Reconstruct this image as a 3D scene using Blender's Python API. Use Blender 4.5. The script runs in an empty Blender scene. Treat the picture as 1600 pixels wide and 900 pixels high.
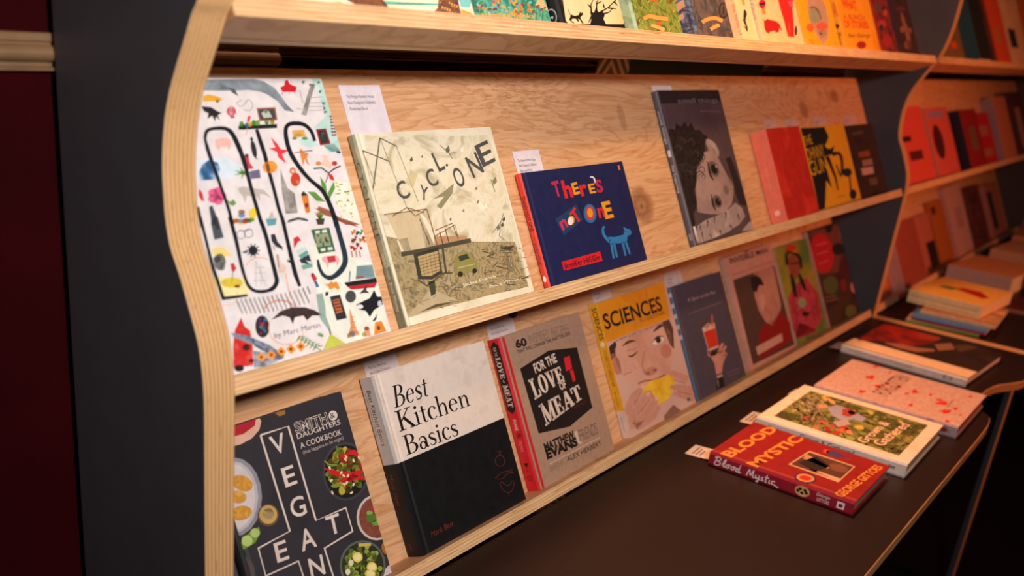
import bpy, math, random
from mathutils import Vector, Matrix

# ------------------------------------------------------------------ measured camera
F_PX, CX, CY = 1488.91, 678.30, 595.50          # focal length and optical centre in pixels of the 1600x900 frame
YAW, PITCH, ROLL = math.radians(38.3273), math.radians(21.0188), math.radians(4.9226)
LEAN = math.radians(26.1973)                    # how far the back boards lean
EYE = Vector((0, 0, 0.70))
Fw = Vector((math.cos(PITCH)*math.cos(YAW), math.cos(PITCH)*math.sin(YAW), -math.sin(PITCH)))
R0 = Vector((math.sin(YAW), -math.cos(YAW), 0)); U0 = R0.cross(Fw)
Rt = math.cos(ROLL)*R0 + math.sin(ROLL)*U0
Up = -math.sin(ROLL)*R0 + math.cos(ROLL)*U0
scn = bpy.context.scene
col = scn.collection
cam_d = bpy.data.cameras.new('camera'); cam = bpy.data.objects.new('camera', cam_d); col.objects.link(cam)
cam.matrix_world = Matrix(((Rt.x, Up.x, -Fw.x, EYE.x), (Rt.y, Up.y, -Fw.y, EYE.y), (Rt.z, Up.z, -Fw.z, EYE.z), (0, 0, 0, 1)))
cam_d.sensor_width = 36.0; cam_d.lens = F_PX/1600*36
cam_d.shift_x = (800-CX)/1600; cam_d.shift_y = (CY-450)/1600
cam_d.clip_start = 0.01
cam_d.dof.use_dof = True; cam_d.dof.focus_distance = 1.32; cam_d.dof.aperture_fstop = 3.4
scn.camera = cam
# ------------------------------------------------------------------ light and exposure
scn.view_settings.view_transform = 'Standard'; scn.view_settings.look = 'None'
scn.view_settings.exposure = 0.0; scn.view_settings.gamma = 1.0
try: scn.view_settings.use_curve_mapping = False
except Exception: pass
wd = bpy.data.worlds.new('dim_room'); scn.world = wd; wd.use_nodes = True
wd.node_tree.nodes['Background'].inputs[0].default_value = (0.85, 0.68, 0.66, 1)
wd.node_tree.nodes['Background'].inputs[1].default_value = 0.018

def area(name, loc, aim, size, energy, color, spread=math.pi):
    d = bpy.data.lights.new(name, 'AREA'); d.shape = 'DISK'; d.size = size; d.energy = energy; d.color = color; d.spread = spread
    o = bpy.data.objects.new(name, d); col.objects.link(o); o.location = loc
    o.rotation_euler = (Vector(aim)-Vector(loc)).to_track_quat('-Z', 'Y').to_euler()
    return o
area('front_room_lamp', (0.25, -0.45, 1.07), (1.00, 0.72, 0.50), 0.16, 9.0, (1, 0.92, 0.90), math.radians(100))
area('orange_room_lamp', (2.9, -1.45, 1.0), (3.2, 0.7, 0.42), 0.5, 8.5, (1, 0.26, 0.09), math.radians(90))
area('shelf_top_lamp', (1.5, -0.15, 1.65), (1.6, 0.75, 0.85), 0.25, 2.0, (1, 0.62, 0.27), math.radians(70))
area('overhead_lamp', (2.1, 0.86, 2.7), (1.8, 0.45, 0.0), 0.30, 15, (1, 0.44, 0.23), math.radians(70))

# ------------------------------------------------------------------ helpers
Xv, Yv, Zv = Vector((1, 0, 0)), Vector((0, 1, 0)), Vector((0, 0, 1))
Dv = Vector((0, math.sin(LEAN), math.cos(LEAN)))            # up along the leaning boards
Nv = Vector((0, -math.cos(LEAN), math.sin(LEAN)))           # out of the leaning boards
def ray(x, y): return Rt*((x-CX)/F_PX) + Up*((CY-y)/F_PX) + Fw
def hit(x, y, o, n):
    d = ray(x, y); return EYE + d*((o-EYE).dot(n)/d.dot(n))

def to_px(P):
    d = P-EYE; z = d.dot(Fw); return (CX+F_PX*d.dot(Rt)/z, CY-F_PX*d.dot(Up)/z)

def lin(c):
    if isinstance(c, str):
        c = [int(c[i:i+2], 16)/255 for i in (0, 2, 4)]
    return tuple((v/12.92 if v <= 0.04045 else ((v+0.055)/1.055)**2.4) for v in c) + (1,)

def new_mat(name):
    m = bpy.data.materials.new(name); m.use_nodes = True
    nt = m.node_tree; b = nt.nodes['Principled BSDF']
    return m, nt, b
def nd(nt, t, **kw):
    n = nt.nodes.new(t)
    for k, v in kw.items():
        if k.startswith('i_'):
            key = k[2:]
            n.inputs[int(key) if key.isdigit() else key.replace('_', ' ')].default_value = v
        else: setattr(n, k, v)
    return n
def coords(nt, scale=(1, 1, 1), rot=(0, 0, 0), loc=(0, 0, 0)):
    tc = nd(nt, 'ShaderNodeTexCoord'); mp = nd(nt, 'ShaderNodeMapping')
    mp.inputs['Scale'].default_value = scale; mp.inputs['Rotation'].default_value = rot; mp.inputs['Location'].default_value = loc
    nt.links.new(tc.outputs['Object'], mp.inputs['Vector']); return mp.outputs['Vector']
def ramp(nt, fac, stops, interp='LINEAR'):
    r = nd(nt, 'ShaderNodeValToRGB'); r.color_ramp.interpolation = interp
    e = r.color_ramp.elements
    while len(e) < len(stops): e.new(0.5)
    for i, (p, c) in enumerate(stops): e[i].position = p; e[i].color = lin(c) if isinstance(c, str) else c
    nt.links.new(fac, r.inputs['Fac']); return r.outputs['Color']
def noise(nt, vec, scale, detail=4, rough=0.55, dist=0.0):
    n = nd(nt, 'ShaderNodeTexNoise'); n.inputs['Scale'].default_value = scale; n.inputs['Detail'].default_value = detail
    n.inputs['Roughness'].default_value = rough; n.inputs['Distortion'].default_value = dist
    nt.links.new(vec, n.inputs['Vector']); return n.outputs['Fac']
def mix(nt, fac, a, b, mode='MIX'):
    m = nd(nt, 'ShaderNodeMix', data_type='RGBA', blend_type=mode)
    if isinstance(fac, (int, float)): m.inputs[0].default_value = fac
    else: nt.links.new(fac, m.inputs[0])
    for s, v in ((6, a), (7, b)):
        if isinstance(v, str): m.inputs[s].default_value = lin(v)
        elif isinstance(v, tuple): m.inputs[s].default_value = v
        else: nt.links.new(v, m.inputs[s])
    return m.outputs[2]
def bump(nt, b, h, strength, dist=0.001):
    bp = nd(nt, 'ShaderNodeBump'); bp.inputs['Strength'].default_value = strength; bp.inputs['Distance'].default_value = dist
    nt.links.new(h, bp.inputs['Height']); nt.links.new(bp.outputs['Normal'], b.inputs['Normal'])

_ink = {}
def ink(c, rough=0.5, var=0.08):
    """printed paper of one colour, with the slight mottling of ink"""
    k = (c, rough, var)
    if k in _ink: return _ink[k]
    m, nt, b = new_mat('ink_'+c)
    n = noise(nt, coords(nt), 60, 3)
    base = lin(c)
    lo = tuple(v*(1-var) for v in base[:3])+(1,); hi = tuple(min(1, v*(1+var)+0.002) for v in base[:3])+(1,)
    nt.links.new(ramp(nt, n, [(0.3, lo), (0.7, hi)]), b.inputs['Base Color'])
    b.inputs['Roughness'].default_value = rough
    b.inputs['Specular IOR Level'].default_value = 0.35
    _ink[k] = m; return m
def wash(name, cols, scale=18, rough=0.55, stretch=(1, 1, 1), dist=0.6, detail=6):
    """water-colour or photographic print: several inks flowing into one another"""
    if name in _ink: return _ink[name]
    m, nt, b = new_mat(name)
    n = noise(nt, coords(nt, stretch), scale, detail, 0.6, dist)
    k = len(cols)
    stops = [(0.28+0.44*i/(k-1), c) for i, c in enumerate(cols)]
    nt.links.new(ramp(nt, n, stops), b.inputs['Base Color'])
    b.inputs['Roughness'].default_value = rough; b.inputs['Specular IOR Level'].default_value = 0.35
    _ink[name] = m; return m
def getm(c): return c if not isinstance(c, str) else ink(c)

def mat_veneer(name='pine_plywood_face', knots=()):
    m, nt, b = new_mat(name)
    v = coords(nt, (1.0, 5.5, 1.0))
    n1 = noise(nt, v, 2.2, 5, 0.55, 1.2)
    mu = nd(nt, 'ShaderNodeMath', operation='MULTIPLY'); mu.inputs[1].default_value = 11.0
    nt.links.new(n1, mu.inputs[0])
    sn = nd(nt, 'ShaderNodeMath', operation='FRACT'); nt.links.new(mu.outputs[0], sn.inputs[0])
    rings = ramp(nt, sn.outputs[0], [(0.0, 'd9a87c'), (0.5, 'd6a377'), (0.85, 'bd8353'), (0.95, 'c58e60'), (1.0, 'd9a87c')])
    fine = noise(nt, coords(nt, (14, 260, 30)), 1.0, 3, 0.6)
    c1 = mix(nt, 0.35, rings, ramp(nt, fine, [(0.3, 'b98252'), (0.7, 'e8bd90')]))
    fl = noise(nt, coords(nt, (55, 420, 60)), 1.0, 2, 0.5)
    big = noise(nt, coords(nt, (3, 5, 3)), 1.0, 2)
    fm = nd(nt, 'ShaderNodeMath', operation='MULTIPLY'); nt.links.new(fl, fm.inputs[0]); nt.links.new(big, fm.inputs[1])
    flk = ramp(nt, fm.outputs[0], [(0.37, (0, 0, 0, 1)), (0.46, (1, 1, 1, 1))])
    c2 = mix(nt, mix(nt, 0.55, flk, (0, 0, 0, 1)), c1, '95592f')
    for (kx, ky, rx, ry, dark) in knots:
        tc = nd(nt, 'ShaderNodeTexCoord')
        su = nd(nt, 'ShaderNodeVectorMath', operation='SUBTRACT'); su.inputs[1].default_value = (kx, ky, 0); nt.links.new(tc.outputs['Object'], su.inputs[0])
        mu2 = nd(nt, 'ShaderNodeVectorMath', operation='MULTIPLY'); mu2.inputs[1].default_value = (1/rx, 1/ry, 0); nt.links.new(su.outputs[0], mu2.inputs[0])
        ln = nd(nt, 'ShaderNodeVectorMath', operation='LENGTH'); nt.links.new(mu2.outputs[0], ln.inputs[0])
        wn = noise(nt, coords(nt, loc=(kx, ky, 0)), 45, 2)
        ad = nd(nt, 'ShaderNodeMath', operation='MULTIPLY_ADD'); ad.inputs[1].default_value = 0.5; nt.links.new(wn, ad.inputs[0]); nt.links.new(ln.outputs['Value'], ad.inputs[2])
        g = lambda v: (v*dark, v*dark, v*dark, 1)
        f = ramp(nt, ad.outputs[0], [(0.2, g(.85)), (0.3, g(.55)), (0.55, g(.75)), (0.8, g(.5)), (1.0, (0, 0, 0, 1))])
        rp = [n for n in nt.nodes if n.type == 'VALTORGB'][-1]
        sc2 = nd(nt, 'ShaderNodeMath', operation='MULTIPLY'); sc2.inputs[1].default_value = 0.62; nt.links.new(ad.outputs[0], sc2.inputs[0]); nt.links.new(sc2.outputs[0], rp.inputs['Fac'])
        c2 = mix(nt, f, c2, '7a3f1e')
    nt.links.new(c2, b.inputs['Base Color'])
    b.inputs['Roughness'].default_value = 0.5; b.inputs['Specular IOR Level'].default_value = 0.3
    bump(nt, b, fine, 0.12)
    return m
def mat_ply(name, axis, layer, cols, along):
    """edge of plywood: layers across one object axis, fibres along another"""
    m, nt, b = new_mat(name)
    tc = nd(nt, 'ShaderNodeTexCoord'); sp = nd(nt, 'ShaderNodeSeparateXYZ'); nt.links.new(tc.outputs['Object'], sp.inputs[0])
    mu = nd(nt, 'ShaderNodeMath', operation='MULTIPLY'); mu.inputs[1].default_value = 2*math.pi/layer
    nt.links.new(sp.outputs[axis], mu.inputs[0])
    sn = nd(nt, 'ShaderNodeMath', operation='SINE'); nt.links.new(mu.outputs[0], sn.inputs[0])
    ad = nd(nt, 'ShaderNodeMath', operation='MULTIPLY_ADD'); ad.inputs[1].default_value = 0.5; ad.inputs[2].default_value = 0.5
    nt.links.new(sn.outputs[0], ad.inputs[0])
    sc = [240, 240, 240]; sc[along] = 14
    n = noise(nt, coords(nt, tuple(sc)), 1.0, 3, 0.6)
    base = ramp(nt, ad.outputs[0], [(0.25, cols[0]), (0.8, cols[1])])
    c = mix(nt, 0.25 if axis == 0 else 0.4, base, ramp(nt, n, [(0.3, cols[2]), (0.65, cols[3])]))
    sc3 = [420, 420, 420]; sc3[along] = 22
    cr = noise(nt, coords(nt, tuple(sc3)), 1.0, 2, 0.5)
    c = mix(nt, ramp(nt, cr, [(0.66, (0, 0, 0, 1)), (0.72, (.6, .6, .6, 1))]), c, '6f4526')
    nt.links.new(c, b.inputs['Base Color']); b.inputs['Roughness'].default_value = 0.55
    b.inputs['Specular IOR Level'].default_value = 0.3
    bump(nt, b, n, 0.15)
    return m
def mat_flat(name, c, rough, var=0.12, scale=30, spec=0.5, bmp=0.0, bscale=300):
    m, nt, b = new_mat(name)
    base = lin(c)
    n = noise(nt, coords(nt), scale, 4)
    nt.links.new(ramp(nt, n, [(0.3, tuple(v*(1-var) for v in base[:3])+(1,)), (0.7, tuple(v*(1+var) for v in base[:3])+(1,))]), b.inputs['Base Color'])
    b.inputs['Roughness'].default_value = rough; b.inputs['Specular IOR Level'].default_value = spec
    if bmp: bump(nt, b, noise(nt, coords(nt), bscale, 2), bmp)
    return m
def mat_pages():
    m, nt, b = new_mat('page_edges')
    n = noise(nt, coords(nt, (30, 30, 2600)), 1.0, 2)
    nt.links.new(ramp(nt, n, [(0.3, 'b9a994'), (0.7, 'efe3d0')]), b.inputs['Base Color'])
    b.inputs['Roughness'].default_value = 0.8
    return m
def mat_chevron():
    m, nt, b = new_mat('chevron_panel')
    tc = nd(nt, 'ShaderNodeTexCoord'); sp = nd(nt, 'ShaderNodeSeparateXYZ'); nt.links.new(tc.outputs['Object'], sp.inputs[0])
    pp = nd(nt, 'ShaderNodeMath', operation='PINGPONG'); pp.inputs[1].default_value = 0.075; nt.links.new(sp.outputs[0], pp.inputs[0])
    ad = nd(nt, 'ShaderNodeMath', operation='ADD'); nt.links.new(pp.outputs[0], ad.inputs[0]); nt.links.new(sp.outputs[2], ad.inputs[1])
    mu = nd(nt, 'ShaderNodeMath', operation='MULTIPLY'); mu.inputs[1].default_value = 2*math.pi/0.03; nt.links.new(ad.outputs[0], mu.inputs[0])
    sn = nd(nt, 'ShaderNodeMath', operation='SINE'); nt.links.new(mu.outputs[0], sn.inputs[0])
    nt.links.new(ramp(nt, sn.outputs[0], [(0.1, '5c4c34'), (0.4, 'b7a27c')]), b.inputs['Base Color'])
    b.inputs['Roughness'].default_value = 0.7
    return m
M_VEN = mat_veneer()
M_LEDGE = mat_ply('plywood_ledge_edge', 1, 0.0045, ('c99561', 'e6bd8b', 'b07a48', 'efcb9d'), 0)
M_SIDE = mat_ply('plywood_side_edge', 0, 0.0045, ('a87845', 'e2b782', 'c39560', 'e0b680'), 2)
M_TEDGE = mat_ply('plywood_counter_edge', 2, 0.0045, ('a86f3d', 'c98f58', '96602f', 'cf9a62'), 0)
M_GREY = mat_flat('slate_grey_laminate', '504c50', 0.5, 0.06, 20, 0.3)
M_TOP = mat_flat('dark_brown_laminate', '22120c', 0.45, 0.10, 60, 0.3, 0.03, 900)
M_RED = mat_flat('dark_red_wall_paint', '2c0205', 0.8, 0.18, 8, 0.05, 0.25, 160)
M_TRIM = mat_flat('brown_painted_moulding', '7d5f40', 0.45, 0.15, 30, 0.5, 0.15, 200)
M_TEAL = mat_flat('dark_teal_wall', '1d2620', 0.7, 0.2, 12, 0.3)
M_FLOOR = mat_flat('dark_carpet', '120d0c', 0.9, 0.4, 200, 0.1)
M_PAGE = mat_pages()
M_BLACK = mat_flat('black_plastic', '0c0b0c', 0.4, 0.1)
M_CHEV = mat_chevron()

class MB:
    def __init__(s): s.v = []; s.f = []; s.m = []; s.mats = []
    def mi(s, m):
        m = getm(m)
        if m not in s.mats: s.mats.append(m)
        return s.mats.index(m)
    def face(s, pts, m):
        i0 = len(s.v); s.v += [tuple(p) for p in pts]; s.f.append(tuple(range(i0, i0+len(pts)))); s.m.append(s.mi(m))
    def mesh(s, vs, fs, m):
        i0 = len(s.v); s.v += [tuple(p) for p in vs]; k = s.mi(m)
        for f in fs: s.f.append(tuple(i+i0 for i in f)); s.m.append(k)
    def box(s, a, b, m):
        x0, y0, z0 = a; x1, y1, z1 = b
        vs = [(x0, y0, z0), (x1, y0, z0), (x1, y1, z0), (x0, y1, z0), (x0, y0, z1), (x1, y0, z1), (x1, y1, z1), (x0, y1, z1)]
        ms = m if isinstance(m, (list, tuple)) else [m]*6     # -z +z -y +x +y -x
        for f, mm in zip([(0, 3, 2, 1), (4, 5, 6, 7), (0, 1, 5, 4), (1, 2, 6, 5), (2, 3, 7, 6), (3, 0, 4, 7)], ms): s.mesh([vs[i] for i in f], [(0, 1, 2, 3)], mm)
    def extrude(s, prof, axis, a, b, m_side, m_end, smooth=True):
        """closed profile extruded along an axis; prof in the two other axes (in xyz order)"""
        def P(p, t):
            q = list(p); q.insert(axis, t); return tuple(q)
        n = len(prof)
        A = [P(p, a) for p in prof]; B = [P(p, b) for p in prof]
        s.mesh(A+B, [(i, (i+1) % n, n+(i+1) % n, n+i) for i in range(n)], m_side)
        s.mesh(A, [tuple(range(n))[::-1]], m_end); s.mesh(B, [tuple(range(n))], m_end)
    def build(s, name, parent=None, loc=None, mw=None, weld=False, bevel=0):
        me = bpy.data.meshes.new(name); me.from_pydata(s.v, [], s.f)
        for m in s.mats: me.materials.append(m)
        me.polygons.foreach_set('material_index', s.m)
        if weld or bevel:
            import bmesh
            bm = bmesh.new(); bm.from_mesh(me); bmesh.ops.remove_doubles(bm, verts=bm.verts, dist=1e-5)
            bmesh.ops.recalc_face_normals(bm, faces=bm.faces); bm.to_mesh(me); bm.free()
        o = bpy.data.objects.new(name, me); col.objects.link(o)
        if parent is not None: o.parent = parent
        if mw is not None: o.matrix_world = mw
        elif loc is not None: o.location = loc
        if bevel:
            bv = o.modifiers.new('bevel', 'BEVEL'); bv.width = bevel; bv.segments = 2; bv.limit_method = 'ANGLE'
        me.update()
        return o
def tag(o, label, cat, group=None, kind=None):
    if label: o['label'] = label
    if cat: o['category'] = cat
    if group: o['group'] = group
    if kind: o['kind'] = kind
    return o
def empty(name, mw):
    o = bpy.data.objects.new(name, None); col.objects.link(o); o.matrix_world = mw; o.empty_display_size = 0.05
    return o
def frame(o, ex, ey, ez):
    return Matrix(((ex.x, ey.x, ez.x, o.x), (ex.y, ey.y, ez.y, o.y), (ex.z, ey.z, ez.z, o.z), (0, 0, 0, 1)))
def struct(o): o['kind'] = 'structure'; return o

# ------------------------------------------------------------------ measured furniture
Y0 = 0.669                                   # front lower edge of every ledge
ZA, ZB, ZC = 0.6855, 0.3445, 0.004           # heights of the three ledges
LT, LD = 0.0190, 0.0445                      # ledge thickness and depth
XL, XR, XE = 0.540, 2.810, 5.000             # inner faces of the side panels
PT = 0.036                                   # side panel thickness
FLOOR = -0.72
def bp(x, s, n, zb): return Vector((x, Y0, zb)) + Dv*s + Nv*n

# ------------------------------------------------------------------ the room
b = MB(); b.box((-3, -3.5, FLOOR-0.05), (8, 1.3, FLOOR), M_FLOOR); struct(b.build('floor'))
b = MB(); b.box((-3, 0.906, FLOOR), (0.79, 1.3, 2.6), M_RED); struct(b.build('wall_left'))
b = MB(); b.box((0.79, 1.06, FLOOR), (8, 1.3, 2.6), [M_TEAL, M_TEAL, M_RED, M_TEAL, M_TEAL, M_TEAL]); struct(b.build('wall_back'))
def moulding(name, x0, x1, yw, zlow, depth, h, ret=False):
    pr = [(0, 0), (-depth*0.75, 0), (-depth*0.75, h*0.07), (-depth*0.35, h*0.10), (-depth*0.35, h*0.22)]
    for k in range(9):
        a = -math.pi/2 + math.pi*k/8
        pr.append((-depth*0.35-depth*0.65*math.cos(a), h*0.45+h*0.23*math.sin(a)))
    pr += [(-depth*0.35, h*0.74), (-depth*0.55, h*0.78), (-depth*0.55, h*0.97), (-depth*0.4, h), (0, h)]
    b = MB(); b.extrude([(yw+p, zlow+q) for p, q in pr], 0, x0, x1, M_TRIM, M_TRIM)
    if ret: b.extrude([(x1-0.001-p, zlow+q) for p, q in pr], 1, yw-0.001, yw+0.165, M_TRIM, M_TRIM)
    return struct(b.build(name, weld=True))
moulding('trim_1', -3, 0.79, 0.906, 0.6195, 0.0122, 0.034, True)
moulding('trim_2', 0.815, 1.75, 1.06, 0.628, 0.030, 0.036)
b = MB(); b.box((1.744, 1.035, FLOOR), (1.875, 1.06, 2.6), M_CHEV); struct(b.build('trim_3', loc=(0, 0, 0)))
b = MB(); b.box((1.875, 1.045, FLOOR), (2.62, 1.06, 2.6), M_TEAL); struct(b.build('trim_4'))
moulding('trim_5', 2.62, 7.9, 1.06, 0.628, 0.030, 0.036)

# ------------------------------------------------------------------ bookcases
front = [(0.653, 1.08), (0.653, 0.84), (0.6545, 0.777), (0.661, 0.728), (0.6701, 0.6972), (0.6784, 0.6844), (0.6876, 0.6661), (0.699, 0.6444), (0.7098, 0.6221),
         (0.7173, 0.5994), (0.7213, 0.5765), (0.7230, 0.5534), (0.722, 0.5304), (0.7195, 0.5072), (0.7131, 0.4844), (0.7009, 0.4627), (0.6877, 0.435),
         (0.6754, 0.4069), (0.6696, 0.3831), (0.6666, 0.3581), (0.6658, 0.3321), (0.666, 0.2912), (0.6662, 0.2203), (0.666, 0.1458), (0.666, 0.05), (0.666, 0.0004)]
def smooth_curve(p, k=4):
    out = []
    for i in range(len(p)-1):
        a, b_, c, d = p[max(i-1, 0)], p[i], p[i+1], p[min(i+2, len(p)-1)]
        for j in range(k):
            t = j/k
            out.append(tuple(0.5*((2*b_[q])+(-a[q]+c[q])*t+(2*a[q]-5*b_[q]+4*c[q]-d[q])*t*t+(-a[q]+3*b_[q]-3*c[q]+d[q])*t**3) for q in (0, 1)))
    return out+[p[-1]]
def side_profile():
    pr = smooth_curve(front)
    pr += [(0.30, 0.0004), (0.262, 0.0004), (0.252, -0.006), (0.252, -0.02), (0.262, -0.035), (0.285, -0.06), (0.285, FLOOR+0.002), (0.300, FLOOR+0.002), (0.300, -0.075), (0.31, -0.06), (0.84, -0.06), (0.855, -0.085), (0.855, FLOOR+0.002), (0.893, FLOOR+0.002), (0.893, 1.08)]
    return pr
def side_panel(x0, parent):
    pr = side_profile(); b = MB()
    b.extrude(pr, 0, x0, x0+PT, M_SIDE, M_GREY)
    o = b.build('side_panel', parent, weld=True, bevel=0.0012); return o
KN = []
for (px, py, rx, ry, dk) in [(1003, 321, .034, .026, 1.0), (972, 183, .010, .020, 0.5), (1256, 171, .022, .018, 0.8), (1304, 150, .026, .015, 0.7), (1395, 600, .03, .02, 0)]:
    w_ = hit(px, py, bp(0, 0, -LD, ZB), Nv); KN.append((w_.x-XL, (w_-Vector((0, Y0, ZB))).dot(Dv), rx, ry, dk))
M_VENK = mat_veneer('knotty_plywood_face', KN[:4])
def case(name, x0, x1, panels, label):
    e = empty(name, Matrix.Translation((x0, 0.78, 0)))
    inv = e.matrix_world.inverted()
    for xp in panels:
        o = side_panel(xp, e); o.matrix_parent_inverse = inv
        if xp < 1: o['label'] = 'slate grey curved side panel with bare plywood front edge'
    for zb, in ((ZA,), (ZB,), (ZC,)):
        mw = frame(Vector((x0, Y0, zb)), Xv, Dv, Nv)
        b = MB(); b.box((0.0005, 0, -LD), (x1-x0-0.0005, LT, 0), [M_VEN, M_LEDGE, M_VEN, M_VEN, M_VEN, M_VEN])
        o = b.build('shelf_ledge', None, mw=mw, weld=True, bevel=0.0008); o.parent = e; o.matrix_parent_inverse = inv
        b = MB(); b.box((0.0005, 0.001 if zb > 0.01 else 0.004, -LD-0.013), (x1-x0-0.0005, 0.3385, -LD-0.0003), [M_VEN, M_VENK if (zb == ZB and x0 < 1) else M_VEN, M_LEDGE, M_VEN, M_LEDGE, M_VEN])
        o = b.build('back_board', None, mw=mw); o.parent = e; o.matrix_parent_inverse = inv
    tag(e, label, 'bookcase', 'plywood display bookcases')
    return e
case('bookcase', XL, XR, (XL-PT, XR), 'near plywood display bookcase with wavy grey side panels and three leaning shelves')
case('bookcase', XR+PT, XE, (XE,), 'far plywood display bookcase at the right, beyond the second wavy panel')

def counter(name, x0, x1, scallop, label):
    pr = [(x0, 0.668), (x0, 0.2385)]
    if scallop:
        pts = [(2.02, 0.2385), (2.10, 0.2390), (2.16, 0.2405), (2.199, 0.245), (2.222, 0.252), (2.240, 0.266), (2.258, 0.281), (2.285, 0.290), (2.33, 0.294), (2.376, 0.293), (2.416, 0.290), (2.468, 0.280), (2.511, 0.261), (2.556, 0.243), (2.60, 0.239), (2.66, 0.2385)]
        pr += smooth_curve(pts, 3)
    pr += [(x1, 0.2385), (x1, 0.668)]
    b = MB(); t = 0.021
    n = len(pr)
    top = [(x, y, 0) for x, y in pr]; bot = [(x, y, -t) for x, y in pr]
    b.mesh(top, [tuple(range(n))], M_TOP); b.mesh(bot, [tuple(range(n))[::-1]], M_VEN)
    b.mesh(top+bot, [(i, n+i, n+(i+1) % n, (i+1) % n) for i in range(n)], M_TEDGE)
    o = b.build(name, weld=True)
    o.data.materials.append(M_TEDGE)
    bv = o.modifiers.new('bevel', 'BEVEL'); bv.width = 0.0016; bv.segments = 1; bv.limit_method = 'ANGLE'; bv.material = len(o.data.materials)-1
    tag(o, label, 'counter', 'brown counters in front of the bookcases')
    return o
counter('counter', XL+0.0005, XR-0.0005, True, 'dark brown counter with scalloped plywood edge carrying the red cloth-bound book')
counter('counter', XR+PT+0.0005, XE-0.0005, False, 'dark brown counter beyond the plywood seam, carrying piles of paperbacks')

# ------------------------------------------------------------------ print and lettering
_txt = {}
def bfont(s, bold=0.0, shear=0.0, sp=1.0):
    k = (s, bold, shear, sp)
    if k in _txt: return _txt[k]
    c = bpy.data.curves.new('lettering', 'FONT'); c.body = s; c.size = 1.0; c.fill_mode = 'FRONT'; c.offset = bold; c.shear = shear
    c.space_character = sp; c.resolution_u = 3
    o = bpy.data.objects.new('lettering', c); col.objects.link(o)
    dg = bpy.context.evaluated_depsgraph_get(); ev = o.evaluated_get(dg); me = ev.to_mesh()
    vs = [(v.co.x, v.co.y) for v in me.vertices]; fs = [tuple(p.vertices) for p in me.polygons]
    ev.to_mesh_clear(); bpy.data.objects.remove(o); bpy.data.curves.remove(c)
    _txt[k] = (vs, fs); return _txt[k]
def arc(cx, cy, rx, ry, a0, a1, n=18):
    return [(cx+rx*math.cos(math.radians(a0+(a1-a0)*i/n)), cy+ry*math.sin(math.radians(a0+(a1-a0)*i/n))) for i in range(n+1)]
def rect(x0, y0, x1, y1): return [(x0, y0), (x1, y0), (x1, y1), (x0, y1)]
def strip(pts, ws, closed=False):
    """polygons of a pen line of changing width"""
    n = len(pts); L = []; R = []
    if not isinstance(ws, (list, tuple)): ws = [ws]*n
    for i, (x, y) in enumerate(pts):
        if closed: a, c = pts[i-1], pts[(i+1) % n]
        else: a, c = pts[max(i-1, 0)], pts[min(i+1, n-1)]
        dx, dy = c[0]-a[0], c[1]-a[1]; l = math.hypot(dx, dy) or 1; w = ws[i]/2
        L.append((x-dy/l*w, y+dx/l*w)); R.append((x+dy/l*w, y-dx/l*w))
    m = n if closed else n-1
    return [[L[i], R[i], R[(i+1) % n], L[(i+1) % n]] for i in range(m)]
def ring(cx, cy, rx, ry, ix, iy, a0=0, a1=360, icx=None, n=22):
    o = arc(cx, cy, rx, ry, a0, a1, n); i = arc(cx if icx is None else icx, cy, ix, iy, a0, a1, n)
    return [[o[k], o[k+1], i[k+1], i[k]] for k in range(n)]
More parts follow.
